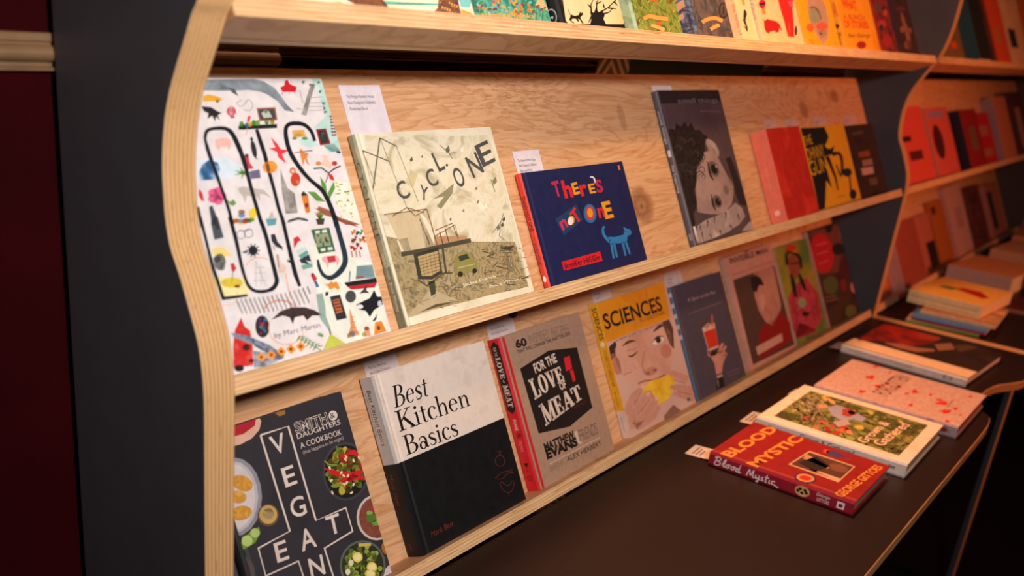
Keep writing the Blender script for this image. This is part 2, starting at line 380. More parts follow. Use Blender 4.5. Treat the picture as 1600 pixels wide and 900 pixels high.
SER = {
 'B': (0.76, [rect(.12, 0, .25, 1), rect(.02, 0, .36, .045), rect(.02, .955, .36, 1), rect(.25, .50, .38, .545)] + ring(.34, .762, .27, .238, .14, .19, -90, 90) + ring(.37, .272, .34, .272, .2, .225, -90, 90)),
 'e': (0.57, ring(.28, .32, .26, .335, .145, .295, 10, 318) + [rect(.13, .35, .53, .39)]),
 's': (0.47, strip([(.38, .5), (.35, .59), (.24, .63), (.13, .58), (.09, .48), (.16, .39), (.28, .31), (.38, .22), (.37, .09), (.26, .015), (.13, .03), (.06, .15)], [.03, .05, .06, .08, .11, .125, .13, .12, .09, .06, .05, .03])),
 't': (0.38, [rect(.12, .1, .23, .82), rect(.01, .585, .36, .63)] + strip([(.175, .14), (.2, .05), (.28, .02), (.36, .07)], [.11, .09, .06, .02])),
 'K': (0.88, [rect(.12, 0, .25, 1), rect(.02, 0, .36, .045), rect(.02, .955, .36, 1), rect(.52, .955, .82, 1), rect(.58, 0, .93, .045)] + strip([(.24, .44), (.68, .97)], .06) + strip([(.38, .58), (.78, .02)], .14)),
 'i': (0.31, [rect(.1, 0, .21, .64), rect(.02, 0, .3, .04), [(.02, .6), (.1, .57), (.1, .64)]] + [arc(.155, .86, .075, .075, 0, 360, 14)[:-1]]),
 'c': (0.51, ring(.28, .32, .26, .335, .15, .295, 48, 318, .3) + [arc(.43, .52, .06, .06, 0, 360, 12)[:-1]]),
 'h': (0.66, [rect(.1, 0, .21, 1.04), rect(.02, 0, .3, .04), rect(.4, 0, .63, .04), [(.02, 1.0), (.1, .97), (.1, 1.04)]] + strip([(.21, .47), (.3, .58), (.41, .605), (.49, .53), (.505, .4), (.505, 0)], [.04, .06, .09, .11, .11, .11])),
 'n': (0.66, [rect(.1, 0, .21, .64), rect(.02, 0, .3, .04), rect(.4, 0, .63, .04), [(.02, .6), (.1, .57), (.1, .64)]] + strip([(.21, .47), (.3, .58), (.41, .605), (.49, .53), (.505, .4), (.505, 0)], [.04, .06, .09, .11, .11, .11])),
 'a': (0.54, ring(.22, .19, .2, .205, .095, .155, 0, 360) + [rect(.36, .05, .47, .46)] + strip([(.07, .48), (.12, .58), (.24, .625), (.35, .58), (.415, .44)], [.05, .06, .06, .09, .11]) + strip([(.415, .08), (.46, .025), (.54, .06)], [.09, .06, .02])),
 'L': (0.74, [rect(.1, 0, .33, 1), rect(0, 0, .66, .1), rect(0, .9, .44, 1), rect(.57, 0, .68, .36)]),
 'O': (0.80, ring(.38, .5, .38, .52, .15, .43)),
 'V': (0.82, strip([(.17, 1), (.44, 0)], .25) + strip([(.68, 1), (.44, 0)], .1) + [rect(0, .92, .4, 1), rect(.52, .92, .84, 1)]),
 'E': (0.74, [rect(.1, 0, .33, 1), rect(0, 0, .68, .1), rect(0, .9, .68, 1), rect(.33, .45, .52, .55), rect(.47, .36, .55, .64), rect(.58, 0, .68, .32), rect(.58, .68, .68, 1)]),
 'M': (1.10, [rect(.12, 0, .22, 1), rect(.78, 0, 1.0, 1), rect(0, 0, .34, .09), rect(.66, 0, 1.1, .09), rect(0, .91, .28, 1), rect(.82, .91, 1.1, 1)] + strip([(.2, 1), (.54, .08)], .24) + strip([(.86, 1), (.55, .08)], .1)),
 'A': (0.90, strip([(.4, 1), (.14, .05)], .1) + strip([(.44, 1), (.7, .05)], .25) + [rect(.2, .28, .66, .37), rect(0, 0, .32, .09), rect(.5, 0, .9, .09)]),
 'T': (0.82, [rect(.29, 0, .52, 1), rect(.16, 0, .65, .09), rect(0, .9, .8, 1), rect(0, .66, .1, 1), rect(.7, .66, .8, 1)]),
 ' ': (0.35, []),
}
EPS = 0.00007
def clip_poly(p, box):
    u0, v0, u1, v1 = box
    for ax, lim, sg in ((0, u0, 1), (0, u1, -1), (1, v0, 1), (1, v1, -1)):
        out = []
        for i in range(len(p)):
            a, c = p[i-1], p[i]; ia, ic = (a[ax]-lim)*sg >= 0, (c[ax]-lim)*sg >= 0
            if ia != ic:
                t = (lim-a[ax])/(c[ax]-a[ax]); out.append((a[0]+(c[0]-a[0])*t, a[1]+(c[1]-a[1])*t))
            if ic: out.append(c)
        p = out
        if not p: break
    return p
class Print:
    """artwork printed on a flat side of a book: points are read in a zoomed view of the photograph and carried onto the cover's real plane"""
    def __init__(s, mb, mw, th, face='front'):
        s.mb, s.mw, s.th, s.face = mb, mw, th, face
        s.inv = mw.inverted(); s.k = 1; s.o = (0, 0, 1); s.clip = None
    def view(s, ox, oy, sc): s.o = (ox, oy, sc); return s
    def map(s, p):
        x, y = s.o[0]+p[0]/s.o[2], s.o[1]+p[1]/s.o[2]
        if s.face == 'front':
            q = s.inv @ hit(x, y, s.mw @ Vector((0, 0, s.th)), (s.mw.to_3x3() @ Vector((0, 0, 1))).normalized())
            return (q.x, q.y)
        q = s.inv @ hit(x, y, s.mw @ Vector((0, 0, 0)), (s.mw.to_3x3() @ Vector((1, 0, 0))).normalized())
        return (q.z, q.y)
    def put(s, polys, c):
        """polys in cover metres"""
        z = s.k*EPS
        if s.clip:
            polys = [q for q in (clip_poly(pl, s.clip) for pl in polys) if len(q) > 2]
        for pl in polys:
            if s.face == 'front': pts = [(p[0], p[1], s.th+z) for p in pl]
            else: pts = [(-z, p[1], p[0]) for p in pl]
            a = sum(pl[i][0]*pl[(i+1) % len(pl)][1]-pl[(i+1) % len(pl)][0]*pl[i][1] for i in range(len(pl)))
            if (a < 0): pts = pts[::-1]
            s.mb.face(pts, c)
    def up(s): s.k += 1; return s
    def poly(s, pts, c): s.put([[s.map(p) for p in pts]], c); return s
    def ell(s, cx, cy, rx, ry, c, rot=0, n=20, wob=0):
        r = math.radians(rot); pts = []
        for i in range(n):
            a = 2*math.pi*i/n; f = 1+wob*math.sin(3*a+cx)+wob*math.sin(5*a+cy)
            x, y = rx*f*math.cos(a), ry*f*math.sin(a)
            pts.append((cx+x*math.cos(r)-y*math.sin(r), cy+x*math.sin(r)+y*math.cos(r)))
        return s.poly(pts, c)
    def line(s, pts, w, c, closed=False, curve=0):
        ws = w
        if curve: pts = smooth_curve(list(pts)+([pts[0]] if closed else []), curve); closed = False
        if isinstance(w, (list, tuple)) and len(w) != len(pts):
            ws = [w[0]+(w[-1]-w[0])*i/(len(pts)-1) if len(w) == 2 else w[int(i*(len(w)-1)/(len(pts)-1)+.5)] for i in range(len(pts))]
        s.put([[s.map(p) for p in q] for q in strip(pts, ws, closed)], c); return s
    def band(s, u0, v0, u1, v1, c): s.put([rect(u0, v0, u1, v1)], c); return s
    def scale_at(s, p):
        a = s.map(p); q0 = to_px(s.mw @ Vector((a[0], a[1], s.th))); q1 = to_px(s.mw @ Vector((a[0], a[1]+0.01, s.th)))
        return 0.01/(math.hypot(q1[0]-q0[0], q1[1]-q0[1])*s.o[2])
    def text(s, t, p0, p1, h, c, bold=0.0, shear=0.0, sp=1.0, metres=False, serif=False, ref=None, taper=1.0):
        """t from p0 to p1 along its baseline; h = height of a capital, in view pixels (or metres)"""
        a, b_ = s.map(p0), s.map(p1)
        if not metres: h = h*s.scale_at(p0)
        return s.text_uv(t, a, b_, h, c, bold, shear, sp, serif, ref, taper)
    def text_uv(s, t, a, b_, h, c, bold=0.0, shear=0.0, sp=1.0, serif=False, ref=None, taper=1.0):
        dx, dy = b_[0]-a[0], b_[1]-a[1]; L = math.hypot(dx, dy); ex = (dx/L, dy/L)
        ey = (-ex[1], ex[0])
        if serif:
            polys = []; x = 0.0
            for ch in t:
                adv, pl = SER[ch]
                polys += [[(x+p[0]+shear*p[1], p[1]) for p in q] for q in pl]; x += adv*sp
            sx = L/x; cap = 1.0
            tp = lambda v: h*(1+(taper-1)*v/x)
            s.put([[(a[0]+ex[0]*p[0]*sx+ey[0]*p[1]*tp(p[0]), a[1]+ex[1]*p[0]*sx+ey[1]*p[1]*tp(p[0])) for p in q] for q in polys], c)
            return s
        vs, fs = bfont(t, bold, shear, sp)
        if not vs: return s
        rv = vs if ref is None else bfont(t, ref, shear, sp)[0]
        x0 = min(v[0] for v in rv); x1 = max(v[0] for v in rv); sx = L/max(x1-x0, 1e-6); sy = h/0.73
        V = [(a[0]+ex[0]*(v[0]-x0)*sx+ey[0]*v[1]*sy, a[1]+ex[1]*(v[0]-x0)*sx+ey[1]*v[1]*sy) for v in vs]
        z = s.k*EPS
        if s.face == 'front': s.mb.mesh([(p[0], p[1], s.th+z) for p in V], fs, c)
        else: s.mb.mesh([(-z, p[1], p[0]) for p in V], fs, c)
        return s

# ------------------------------------------------------------------ books
class Book:
    """a bound book: cover (front, spine and back in one wrap) and page block; local x = across the cover from the spine, y = up the cover, z = out of the front"""
    def __init__(s, name, label, mw, w, h, th, cover, spine=None, hard=True, group=None, cat='book', zones=None, pages=None, back=None):
        s.e = empty(name, mw); tag(s.e, label, cat, group)
        s.w, s.h, s.th, s.mw = w, h, th, mw
        s.c = MB(); s.sb = MB(); s.bb = MB()
        t = 0.0028 if hard else 0.0008
        sq = 0.0035 if hard else 0.0
        if hard:
            r = min(0.004, th*0.25)
            out = [(w, 0), (0.014, 0), (0.010, 0.0012), (0.0065, 0), (r*.6, 0.0), (0, r), (0, th/2), (0, th-r), (r*.6, th), (0.0065, th), (0.010, th-0.0012), (0.014, th), (w, th)]
            inn = [(w, t), (0.014, t), (0.010, t+.0006), (0.0065, t), (t, t), (t, r+.0005), (t, th/2), (t, th-r-.0005), (t, th-t), (0.0065, th-t), (0.010, th-t-.0006), (0.014, th-t), (w, th-t)]
            si = range(4, 8)
        else:
            out = [(w, 0), (0.004, 0), (0.0004, 0), (0, 0.0004), (0, th-0.0004), (0.0004, th), (0.004, th), (w, th)]
            inn = [(w, t), (0.004, t), (t, t), (t, t), (t, th-t), (t, th-t), (0.004, th-t), (w, th-t)]
            si = range(2, 5)
        n = len(out)
        zs = zones or [(0, h, cover, spine or cover)]
        for (y0, y1, cf, cs) in zs:
            for i in range(n-1):
                m = cs if i in si else cf
                if back and i < si[0]: m = back
                P = s.sb if i in si else (s.bb if i < si[0] else s.c)
                P.face([(out[i][0], y0, out[i][1]), (out[i][0], y1, out[i][1]), (out[i+1][0], y1, out[i+1][1]), (out[i+1][0], y0, out[i+1][1])], m)
                P.face([(inn[i+1][0], y0, inn[i+1][1]), (inn[i+1][0], y1, inn[i+1][1]), (inn[i][0], y1, inn[i][1]), (inn[i][0], y0, inn[i][1])], cf)
            for i in (0, n-1):
                (s.bb if i == 0 else s.c).face([(out[i][0], y0, out[i][1]), (out[i][0], y1, out[i][1]), (inn[i][0], y1, inn[i][1]), (inn[i][0], y0, inn[i][1])], cf)
        for y, k in ((0, 0), (h, -1)):
            cf, cs = zs[k][2], zs[k][3]
            for i in range(n-1):
                (s.sb if i in si else (s.bb if i < si[0] else s.c)).face([(out[i][0], y, out[i][1]), (out[i+1][0], y, out[i+1][1]), (inn[i+1][0], y, inn[i+1][1]), (inn[i][0], y, inn[i][1])], cs if i in si else cf)
        pb = MB(); pb.box((t+0.0003, sq, t+0.0001), (w-max(sq, 0.0004), h-max(sq, 0.0003), th-t-0.0001), pages or M_PAGE)
        s.p = pb.build('page_block', s.e)
        s.a = Print(s.c, mw, th); s.sp = Print(s.sb, mw, th, 'spine')
        s.a.clip = (0.0075 if hard else 0.0003, 0.0002, w-0.0002, h-0.0002); s.sp.clip = (0.0004, 0.0002, th-0.0004, h-0.0002)
    def done(s):
        s.o = s.c.build('front_cover', s.e); s.sb.build('spine', s.e); s.bb.build('back_cover', s.e); return s.e
def on_shelf(x, zb, n_back=-0.0436, lift=0.0003, tilt=0.0):
    """frame of a book standing on a ledge and leaning on the board"""
    o = bp(x, LT+lift, n_back, zb)
    return frame(o, Xv, Dv, Nv)
def on_top(x, y, z, rot):
    r = math.radians(rot)
    return frame(Vector((x, y, z)), Vector((math.cos(r), math.sin(r), 0)), Vector((-math.sin(r), math.cos(r), 0)), Zv)
def copy_tree(e):
    c = e.copy(); col.objects.link(c)
    for ch in list(e.children):
        k = ch.copy(); col.objects.link(k); k.parent = c
    return c

# ------------------------------------------------------------------ the books on the shelves
def px_x(p, zb, n): return hit(p[0], p[1], bp(0, 0, n, zb), Nv).x
def shelf_book(name, label, zb, bl, br, h, th, cover, nb=-0.0436, **kw):
    """bl, br: lower corners of the front cover (pixels, or metres along the shelf)"""
    x0 = px_x(bl, zb, nb+th) if isinstance(bl, tuple) else bl
    x1 = px_x(br, zb, nb+th) if isinstance(br, tuple) else br
    return Book(name, label, on_shelf(x0, zb, nb), x1-x0, h, th, cover, **kw)
W_ = 'dfd8d5'
GB, GC, GA = 'picture books facing out on the middle shelf', 'cookbooks and other books facing out on the bottom shelf', 'books facing out on the top shelf'

# --- the white picture book covered with small pictures
bk = shelf_book('picture_book', 'white picture book with thin black outlined capitals among dozens of tiny paintings', ZB, 0.556, (611, 517), 0.302, 0.014, W_, group=GB)
A = bk.a; INK = '15171d'
A.view(300, 110, 3.75)
MINT = wash('mint_wash', ['d8e6da', 'a9d2c6', 'cfe0d6'], 30); BLUEW = wash('blue_wash', ['1d3d66', '3d6d9b', 'a8cbe0', 'e4ecee'], 40)
WHALE = wash('whale_wash', ['565f66', '7d888d', '98a2a6'], 45); GREYW = wash('grey_wash', ['5d5a55', '8f8b84', 'b9b4ac'], 60)
A.poly([(700, 45), (755, 48), (800, 180), (830, 300), (870, 470), (800, 480), (770, 440), (720, 330), (790, 260), (740, 150)], MINT)
A.poly([(630, 410), (700, 400), (740, 440), (690, 450), (640, 440)], 'b9dcd2'); A.poly([(770, 440), (830, 430), (870, 470), (820, 480)], '6fb6b8')
A.poly([(40, 520), (200, 510), (300, 560), (250, 630), (60, 650)], 'd5e2ea')
A.poly([(820, 640), (930, 660), (990, 890), (880, 880)], 'e6e4d2'); A.view(300, 340, 3.4625)
A.poly([(640, 150), (990, 250), (1000, 330), (1060, 600), (840, 680), (700, 560)], 'e2e4d3'); A.poly([(110, 320), (300, 330), (310, 420), (160, 440)], 'efdfa0'); A.view(300, 110, 3.75)
A.up()
A.poly([(60, 55), (360, 50), (420, 65), (480, 100), (520, 150), (555, 200), (600, 245), (545, 235), (500, 180), (440, 140), (400, 125), (330, 115), (250, 120), (60, 118)], WHALE)
A.poly([(205, 95), (250, 110), (272, 152), (235, 130)], '4a545c')
A.line([(290, 175), (262, 190), (285, 212), (310, 195), (330, 170), (355, 200), (340, 235), (300, 230)], 3, '6a6d74', curve=4)
A.poly([(516, 100), (540, 88), (545, 60), (560, 55), (572, 80), (614, 98), (605, 126), (530, 126)], 'c31f26'); A.line([(530, 130), (528, 142)], 4, 'a01a20'); A.line([(570, 128), (570, 140)], 4, 'a01a20'); A.line([(602, 126), (602, 138)], 4, 'a01a20')
A.line([(655, 262), (675, 190), (700, 110), (712, 80)], [30, 26, 26, 20], GREYW)
for i, (x0, y0, x1, y1) in enumerate([(690, 160, 770, 155), (690, 190, 785, 188), (685, 212, 780, 212), (690, 235, 775, 232), (630, 115, 650, 190), (610, 220, 640, 230)]): A.line([(x0, y0), (x1, y1)], 3, '8d8a86')
for (x, y, r, q) in [(645, 66, 20, 20), (690, 80, 14, 60), (740, 65, 14, 70), (745, 122, 16, 20), (765, 190, 18, 30), (775, 240, 20, 40), (770, 225, 14, -30)]:
    for d in (-35, 0, 40): A.line([(x, y), (x+r*math.cos(math.radians(q+d)), y+r*math.sin(math.radians(q+d)))], [9, 2], '3f7a4a')
A.poly([(66, 152), (90, 140), (140, 150), (176, 165), (170, 178), (66, 182)], 'e0a32a'); A.ell(148, 180, 10, 8, '22201f')
A.poly([(55, 210), (110, 215), (150, 240), (175, 250), (150, 262), (165, 295), (140, 270), (135, 300), (118, 265), (90, 285), (95, 250), (70, 240)], '221f22')
A.ell(230, 240, 28, 28, 'd64b55'); A.ell(228, 238, 14, 24, 'f0c9c0'); A.poly([(222, 268), (252, 268), (246, 280), (230, 280)], 'a8232c')
A.poly([(378, 222), (488, 216), (500, 290), (395, 298)], '9a5a48'); A.up().poly([(388, 230), (480, 226), (490, 283), (402, 288)], '3c4640').up().poly([(405, 250), (430, 232), (450, 240), (470, 275), (420, 280)], 'b9c3b4').ell(432, 243, 10, 8, 'b23a34'); A.k -= 2
A.line([(272, 336), (498, 326)], 24, '1b201e')
for (x, y, c) in [(290, 315, '4f8a35'), (322, 322, '3f6f9c'), (340, 316, 'd8b13a'), (362, 308, '49852f'), (385, 308, '6d9b3a'), (438, 300, '3f7c34'), (470, 300, '7fa23b'), (440, 286, 'e0b93b'), (472, 288, 'd98a2c'), (300, 332, '2d4a26')]: A.ell(x, y, 13, 17, c)
A.poly([(330, 265), (345, 270), (335, 300), (320, 300)], 'd2323a'); A.line([(322, 340), (318, 380)], 5, 'e49a9a')
A.line([(378, 345), (402, 420), (425, 490), (450, 590), (478, 690), (505, 800), (540, 905)], [20, 24, 24, 22, 20, 20, 22], INK)
# tall O
A.up(); A.line([(75, 400), (85, 358), (120, 342), (190, 340), (230, 365), (265, 430), (300, 520), (325, 610), (360, 740), (385, 825), (408, 905)], [18, 20, 20, 22, 26, 28, 26, 22, 22, 22, 22], INK, curve=3)
A.line([(75, 400), (100, 490), (140, 600), (175, 700), (210, 800), (238, 905)], [16, 22, 20, 18, 18, 20], INK, curve=3)
A.line([(35, 800), (48, 870), (58, 920)], 16, INK)
# S
A.line([(718, 415), (700, 360), (660, 320), (610, 310), (565, 318), (548, 350), (556, 420), (580, 490), (630, 570), (690, 640), (760, 700), (800, 770), (830, 850), (850, 920)], [18, 20, 22, 24, 24, 24, 26, 26, 24, 22, 24, 26, 28, 28], INK, curve=3)
A.k -= 1
A.poly([(585, 352), (655, 348), (668, 386), (592, 392)], 'd9a545'); A.ell(600, 398, 14, 8, '4c8046'); A.ell(660, 398, 18, 9, '5a8a4c'); A.ell(625, 382, 24, 12, 'c9c0a0')
A.poly([(726, 345), (785, 341), (812, 430), (750, 440)], '8e1f24'); A.up().poly([(738, 355), (778, 352), (798, 422), (758, 430)], '27332f').ell(768, 385, 10, 26, '5b6a5f'); A.k -= 1
for i in range(7):
    for j in range(2): A.ell(812+j*14+i*2, 270+i*18, 7, 6, '8a3b52')
A.poly([(135, 405), (185, 395), (225, 405), (228, 440), (215, 470), (205, 445), (165, 450), (160, 470), (140, 450)], 'e7b3a8')
A.ell(362, 462, 15, 52, '262a2c', -12); A.ell(349, 402, 8, 12, '1c1d20'); A.line([(370, 515), (385, 518)], 5, '1c1d20')
A.poly([(460, 390), (500, 430), (520, 462), (566, 468), (528, 492), (553, 548), (505, 510), (498, 480), (452, 458), (488, 452)], 'de3a44')
A.poly([(630, 470), (640, 455), (650, 478), (680, 485), (672, 515), (688, 560), (672, 545), (660, 515), (652, 560), (640, 520)], 'd98542'); A.line([(600, 482), (705, 470)], 5, '35302f')
A.poly([(40, 600), (60, 552), (100, 525), (150, 540), (165, 578), (140, 640), (45, 645)], BLUEW)
for d in (0, 50, 100, 160, 200, 250, 310): A.line([(300, 600), (300+55*math.cos(math.radians(d)), 600+36*math.sin(math.radians(d)))], [14, 2], '5f9a3e')
A.ell(316, 600, 9, 9, 'c9cf4a')
A.poly([(335, 592), (395, 580), (402, 630), (345, 637)], '6d6384'); A.poly([(308, 495), (330, 498), (338, 540), (362, 575), (330, 580), (318, 540)], 'c2404e'); A.ell(320, 500, 12, 12, '3a2520')
A.ell(457, 566, 44, 36, wash('orange_wash', ['d9621c', 'f09a3e', 'e8842f'], 60))
A.poly([(518, 575), (530, 615), (560, 690), (600, 720), (620, 835), (550, 840), (525, 700), (520, 640)], GREYW)
A.ell(606, 640, 29, 40, 'c9402c'); A.ell(590, 588, 19, 21, 'd06b35'); A.up().ell(591, 591, 9, 10, 'f0d2b0'); A.k -= 1; A.ell(612, 655, 12, 12, 'e5b053')
A.poly([(640, 735), (680, 730), (692, 830), (668, 838)], 'cf7a2b'); A.poly([(640, 722), (652, 706), (664, 718), (680, 730), (642, 738)], '2d2b2d'); A.ell(672, 790, 12, 14, 'b33a22')
for q in range(5): A.ell(145+28*math.cos(q*1.257), 735+28*math.sin(q*1.257), 28, 26, 'e3628f')
A.ell(148, 738, 12, 12, 'c23a63')
A.poly([(268, 690), (300, 680), (360, 690), (420, 700), (470, 752), (430, 730), (400, 722), (395, 770), (380, 740), (320, 735), (312, 780), (298, 740), (278, 715)], 'b9b1a6')
for pl in ([(675, 710), (720, 712), (782, 770), (730, 765)], [(750, 620), (785, 670), (793, 742), (762, 700)], [(830, 650), (838, 690), (805, 757), (795, 720)]): A.poly(pl, '5d8f3a')
rnd = random.Random(4)
for i in range(34):
    x, y = 845+rnd.random()*105, 660+rnd.random()*215; a = rnd.random()*6
    A.poly([(x, y), (x+24*math.cos(a), y+12*math.sin(a)), (x+14*math.cos(a+.9), y+14*math.sin(a+.9))], rnd.choice(['6fa23f', '8fb84a', 'c9c04a', '4f8a3c', 'd9cf62']))
A.line([(712, 575), (760, 572), (800, 602), (835, 575), (870, 560)], 9, '2c1f22'); A.poly([(800, 600), (825, 615), (835, 650), (805, 635)], 'c4262c'); A.line([(800, 605), (782, 660)], 5, '2c1f22')
A.poly([(765, 495), (790, 500), (800, 530), (830, 545), (810, 575), (780, 560), (740, 550), (770, 530)], 'e7c3a8'); A.ell(740, 545, 16, 12, 'd98a40'); A.ell(835, 545, 16, 14, 'b8323a')
A.poly([(845, 480), (875, 468), (885, 500), (870, 520), (850, 505)], 'd8dde0'); A.ell(858, 480, 14, 7, '23252b')
A.poly([(708, 800), (735, 812), (740, 796), (790, 812), (860, 860), (950, 890), (985, 905), (900, 905), (850, 870), (780, 850)], '9a5a44')
A.ell(358, 835, 25, 30, 'e8c832', 20)
A.poly([(430, 870), (495, 866), (490, 905), (445, 912)], '5f9aa0'); A.poly([(445, 868), (470, 820), (478, 862)], 'b4b0a4')
A.poly([(725, 870), (778, 866), (770, 905), (735, 905)], '4a3a30')
for d in (-2.2, -1.9, -1.6, -1.3, -1.0): A.line([(750, 872), (750+50*math.cos(d), 872+52*math.sin(d))], [13, 3], '4f8038')
A.line([(728, 850), (760, 830)], 14, 'd9803a')
A.poly([(100, 800), (118, 790), (150, 870), (155, 905), (115, 905)], '3b4148')
A.poly([(40, 690), (62, 720), (72, 770), (52, 760), (38, 730)], 'c9302e')
A.poly([(205, 760), (225, 770), (240, 755), (260, 778), (240, 795), (220, 785)], '5f9a46'); A.ell(245, 780, 10, 9, 'e0b840')
for (x, y, c) in [(260, 880, 'd98a3c'), (290, 850, '6d8fb0'), (310, 885, 'c9503a'), (335, 880, '4f8a46'), (285, 890, 'e0b24a'), (290, 830, '9a6a4a')]: A.ell(x, y, 20, 14, c)
A.line([(560, 888), (620, 870), (680, 880)], 10, '4b4e52'); A.line([(565, 878), (625, 862), (672, 872)], 5, '33363a')
A.view(300, 340, 3.4625)
A.up()
A.line([(45, -5), (60, 60), (75, 120), (110, 260), (140, 350), (168, 438)], [14, 16, 16, 18, 18, 18], INK, curve=3); A.line([(160, 438), (230, 430), (300, 420)], [18, 16, 12], INK)
A.line([(362, -10), (400, 100), (430, 220), (452, 310), (458, 345), (440, 380), (400, 398), (345, 398), (310, 375), (288, 330), (265, 250), (240, 130), (203, -5)], [20, 22, 22, 22, 24, 24, 18, 18, 18, 16, 18, 20, 20], INK, curve=3)
A.line([(487, 0), (510, 100), (540, 230), (560, 310), (583, 372)], [20, 20, 22, 24, 16], INK)
A.line([(772, -5), (800, 100), (822, 180), (828, 240), (802, 290), (755, 325), (715, 315), (690, 275), (680, 228)], [24, 26, 28, 30, 30, 26, 20, 18, 12], '20303c', curve=3)
A.k -= 1
A.poly([(102, 30), (120, -5), (140, -2), (172, 108), (120, 120)], '4a5057'); A.poly([(118, 10), (130, 6), (150, 60), (135, 66)], '2d3237')
A.poly([(108, 165), (170, 160), (218, 205), (180, 212), (115, 205)], 'e8cf7a'); A.ell(150, 240, 32, 45, '6a6c66'); A.ell(135, 225, 20, 18, '3a3f44'); A.ell(165, 265, 14, 22, '8a8c84')
A.poly([(208, 250), (225, 245), (240, 275), (222, 300), (212, 280)], 'c2363a'); A.line([(222, 290), (215, 350)], 4, '5f7a3c'); A.ell(216, 352, 58, 28, 'd8bd3e'); A.ell(245, 372, 16, 8, '8a4a2a')
A.ell(330, 178, 24, 26, '2f343b')
for q in range(10): A.line([(330, 178), (330+38*math.cos(q*.628), 178+38*math.sin(q*.628))], 6, '2f343b')
A.line([(275, 188), (300, 185)], 10, '2f343b')
for q in range(4): A.ell(232+q*30, 20-q*3, 18, 12, ['d98a3a', '7ab0c0', 'c94a3a', '8aa84a'][q])
for (x, y) in ((265, 92), (305, 85)): A.line([(x+24*math.cos(i*.52), y+24*math.sin(i*.52)) for i in range(12)], 4, '7a7d82', True)
A.line([(258, 70), (290, 75), (318, 60)], 5, '6f7276')
A.poly([(425, 92), (448, 88), (462, 130), (490, 160), (488, 170), (455, 158), (432, 130)], '2c2f33'); A.line([(440, 150), (445, 175)], 4, '4a4d52'); A.line([(480, 165), (492, 178)], 4, '4a4d52')
for (p) in [[(345, 235), (345, 375)], [(345, 235), (400, 372)], [(370, 250), (375, 360)], [(335, 300), (395, 300)], [(330, 340), (405, 340)], [(350, 270), (390, 268)]]: A.line(p, 2.5, 'a3a2a4')
OR = 'e9a774'
A.line([(290, 262), (320, 228), (370, 215), (412, 228)], 5, OR, curve=4); A.line([(385, 500), (410, 470), (460, 448), (520, 455), (552, 480)], 7, 'd98a52', curve=4)
A.line([(420, 560), (415, 610), (440, 660), (490, 685), (545, 680), (585, 655), (605, 620)], 5, OR, curve=4); A.line([(240, 400), (245, 440), (215, 470), (165, 475)], 5, 'e8c27a', curve=3); A.line([(505, 300), (520, 380), (535, 440)], 5, OR)
A.poly([(455, 200), (470, 195), (480, 240), (510, 265), (505, 295), (470, 300), (462, 265)], 'd9c3b0'); A.line([(460, 200), (470, 270)], 8, 'e09a5a'); A.line([(515, 232), (545, 245)], 10, '22252a')
A.poly([(548, 112), (572, 100), (592, 125), (575, 130), (552, 168)], 'c92c2c')
A.poly([(562, 180), (610, 155), (620, 170), (575, 200)], 'b9d0c4'); A.poly([(575, 205), (622, 175), (630, 195), (590, 225)], '5f9a92'); A.poly([(580, 228), (632, 198), (645, 240), (615, 232), (640, 255), (590, 245)], '2a3438'); A.poly([(590, 258), (650, 246), (652, 268), (600, 282)], '6aa68c')
A.poly([(643, 66), (742, 54), (775, 182), (686, 196)], '33603f'); A.up().poly([(662, 92), (735, 84), (752, 150), (680, 160)], '8d9a78'); A.poly([(665, 72), (690, 69), (692, 84), (668, 88)], 'd3d8c8').poly([(702, 68), (728, 64), (730, 80), (704, 83)], 'd3d8c8').poly([(694, 168), (720, 164), (722, 180), (698, 184)], 'd3d8c8').poly([(732, 162), (758, 158), (762, 174), (736, 178)], 'd3d8c8')
for i in range(14): A.ell(672+rnd.random()*66, 96+rnd.random()*54, 7, 6, rnd.choice(['b8503a', 'd8c890', '3a4a3a', '7aa08a', 'c9a24a']))
A.k -= 1
A.poly([(700, 220), (720, 208), (780, 205), (798, 225), (788, 265), (778, 240), (740, 245), (735, 280), (722, 245), (708, 240)], 'e9a3a3'); A.up().poly([(728, 212), (772, 205), (778, 238), (738, 244)], 'c2343c'); A.line([(740, 215), (745, 242)], 4, '7a9a4a'); A.k -= 1
A.poly([(643, 315), (660, 305), (678, 330), (668, 345), (655, 340)], 'c32c34'); A.poly([(658, 342), (674, 342), (688, 374), (672, 378)], '3a5a92'); A.ell(652, 308, 8, 8, '3a2a24')
A.poly([(718, 362), (740, 358), (752, 345), (765, 352), (782, 345), (800, 380), (790, 392), (770, 378), (745, 392), (738, 375)], 'df8a33')
for i in range(26):
    x, y = 852+rnd.random()*85, 62+rnd.random()*100
    A.poly([(x, y), (x+20, y+8), (x+4, y+22)], rnd.choice(['c92f28', 'e0612c', '4f7f36', '7a1f1c', 'e8862f', '2f5a2c']))
A.poly([(770, 0), (860, 30), (905, 52), (860, 42), (790, 20)], 'a85a3c')
for x in (862, 885, 905): A.line([(x, 180), (x+6, 214)], 7, 'b9815f')
A.poly([(822, 352), (995, 325), (1002, 350), (838, 372)], '1c1c20'); A.poly([(838, 372), (1002, 350), (988, 378), (862, 390)], 'b8242b'); A.poly([(886, 335), (890, 262), (975, 255), (992, 325)], '7d9a9c'); A.line([(850, 345), (855, 290)], 8, '6f8e98'); A.line([(885, 325), (930, 320)], 8, 'c94a44')
for i in range(6): A.line([(892, 272+i*9), (980, 262+i*10)], 2.5, '4a5f64')
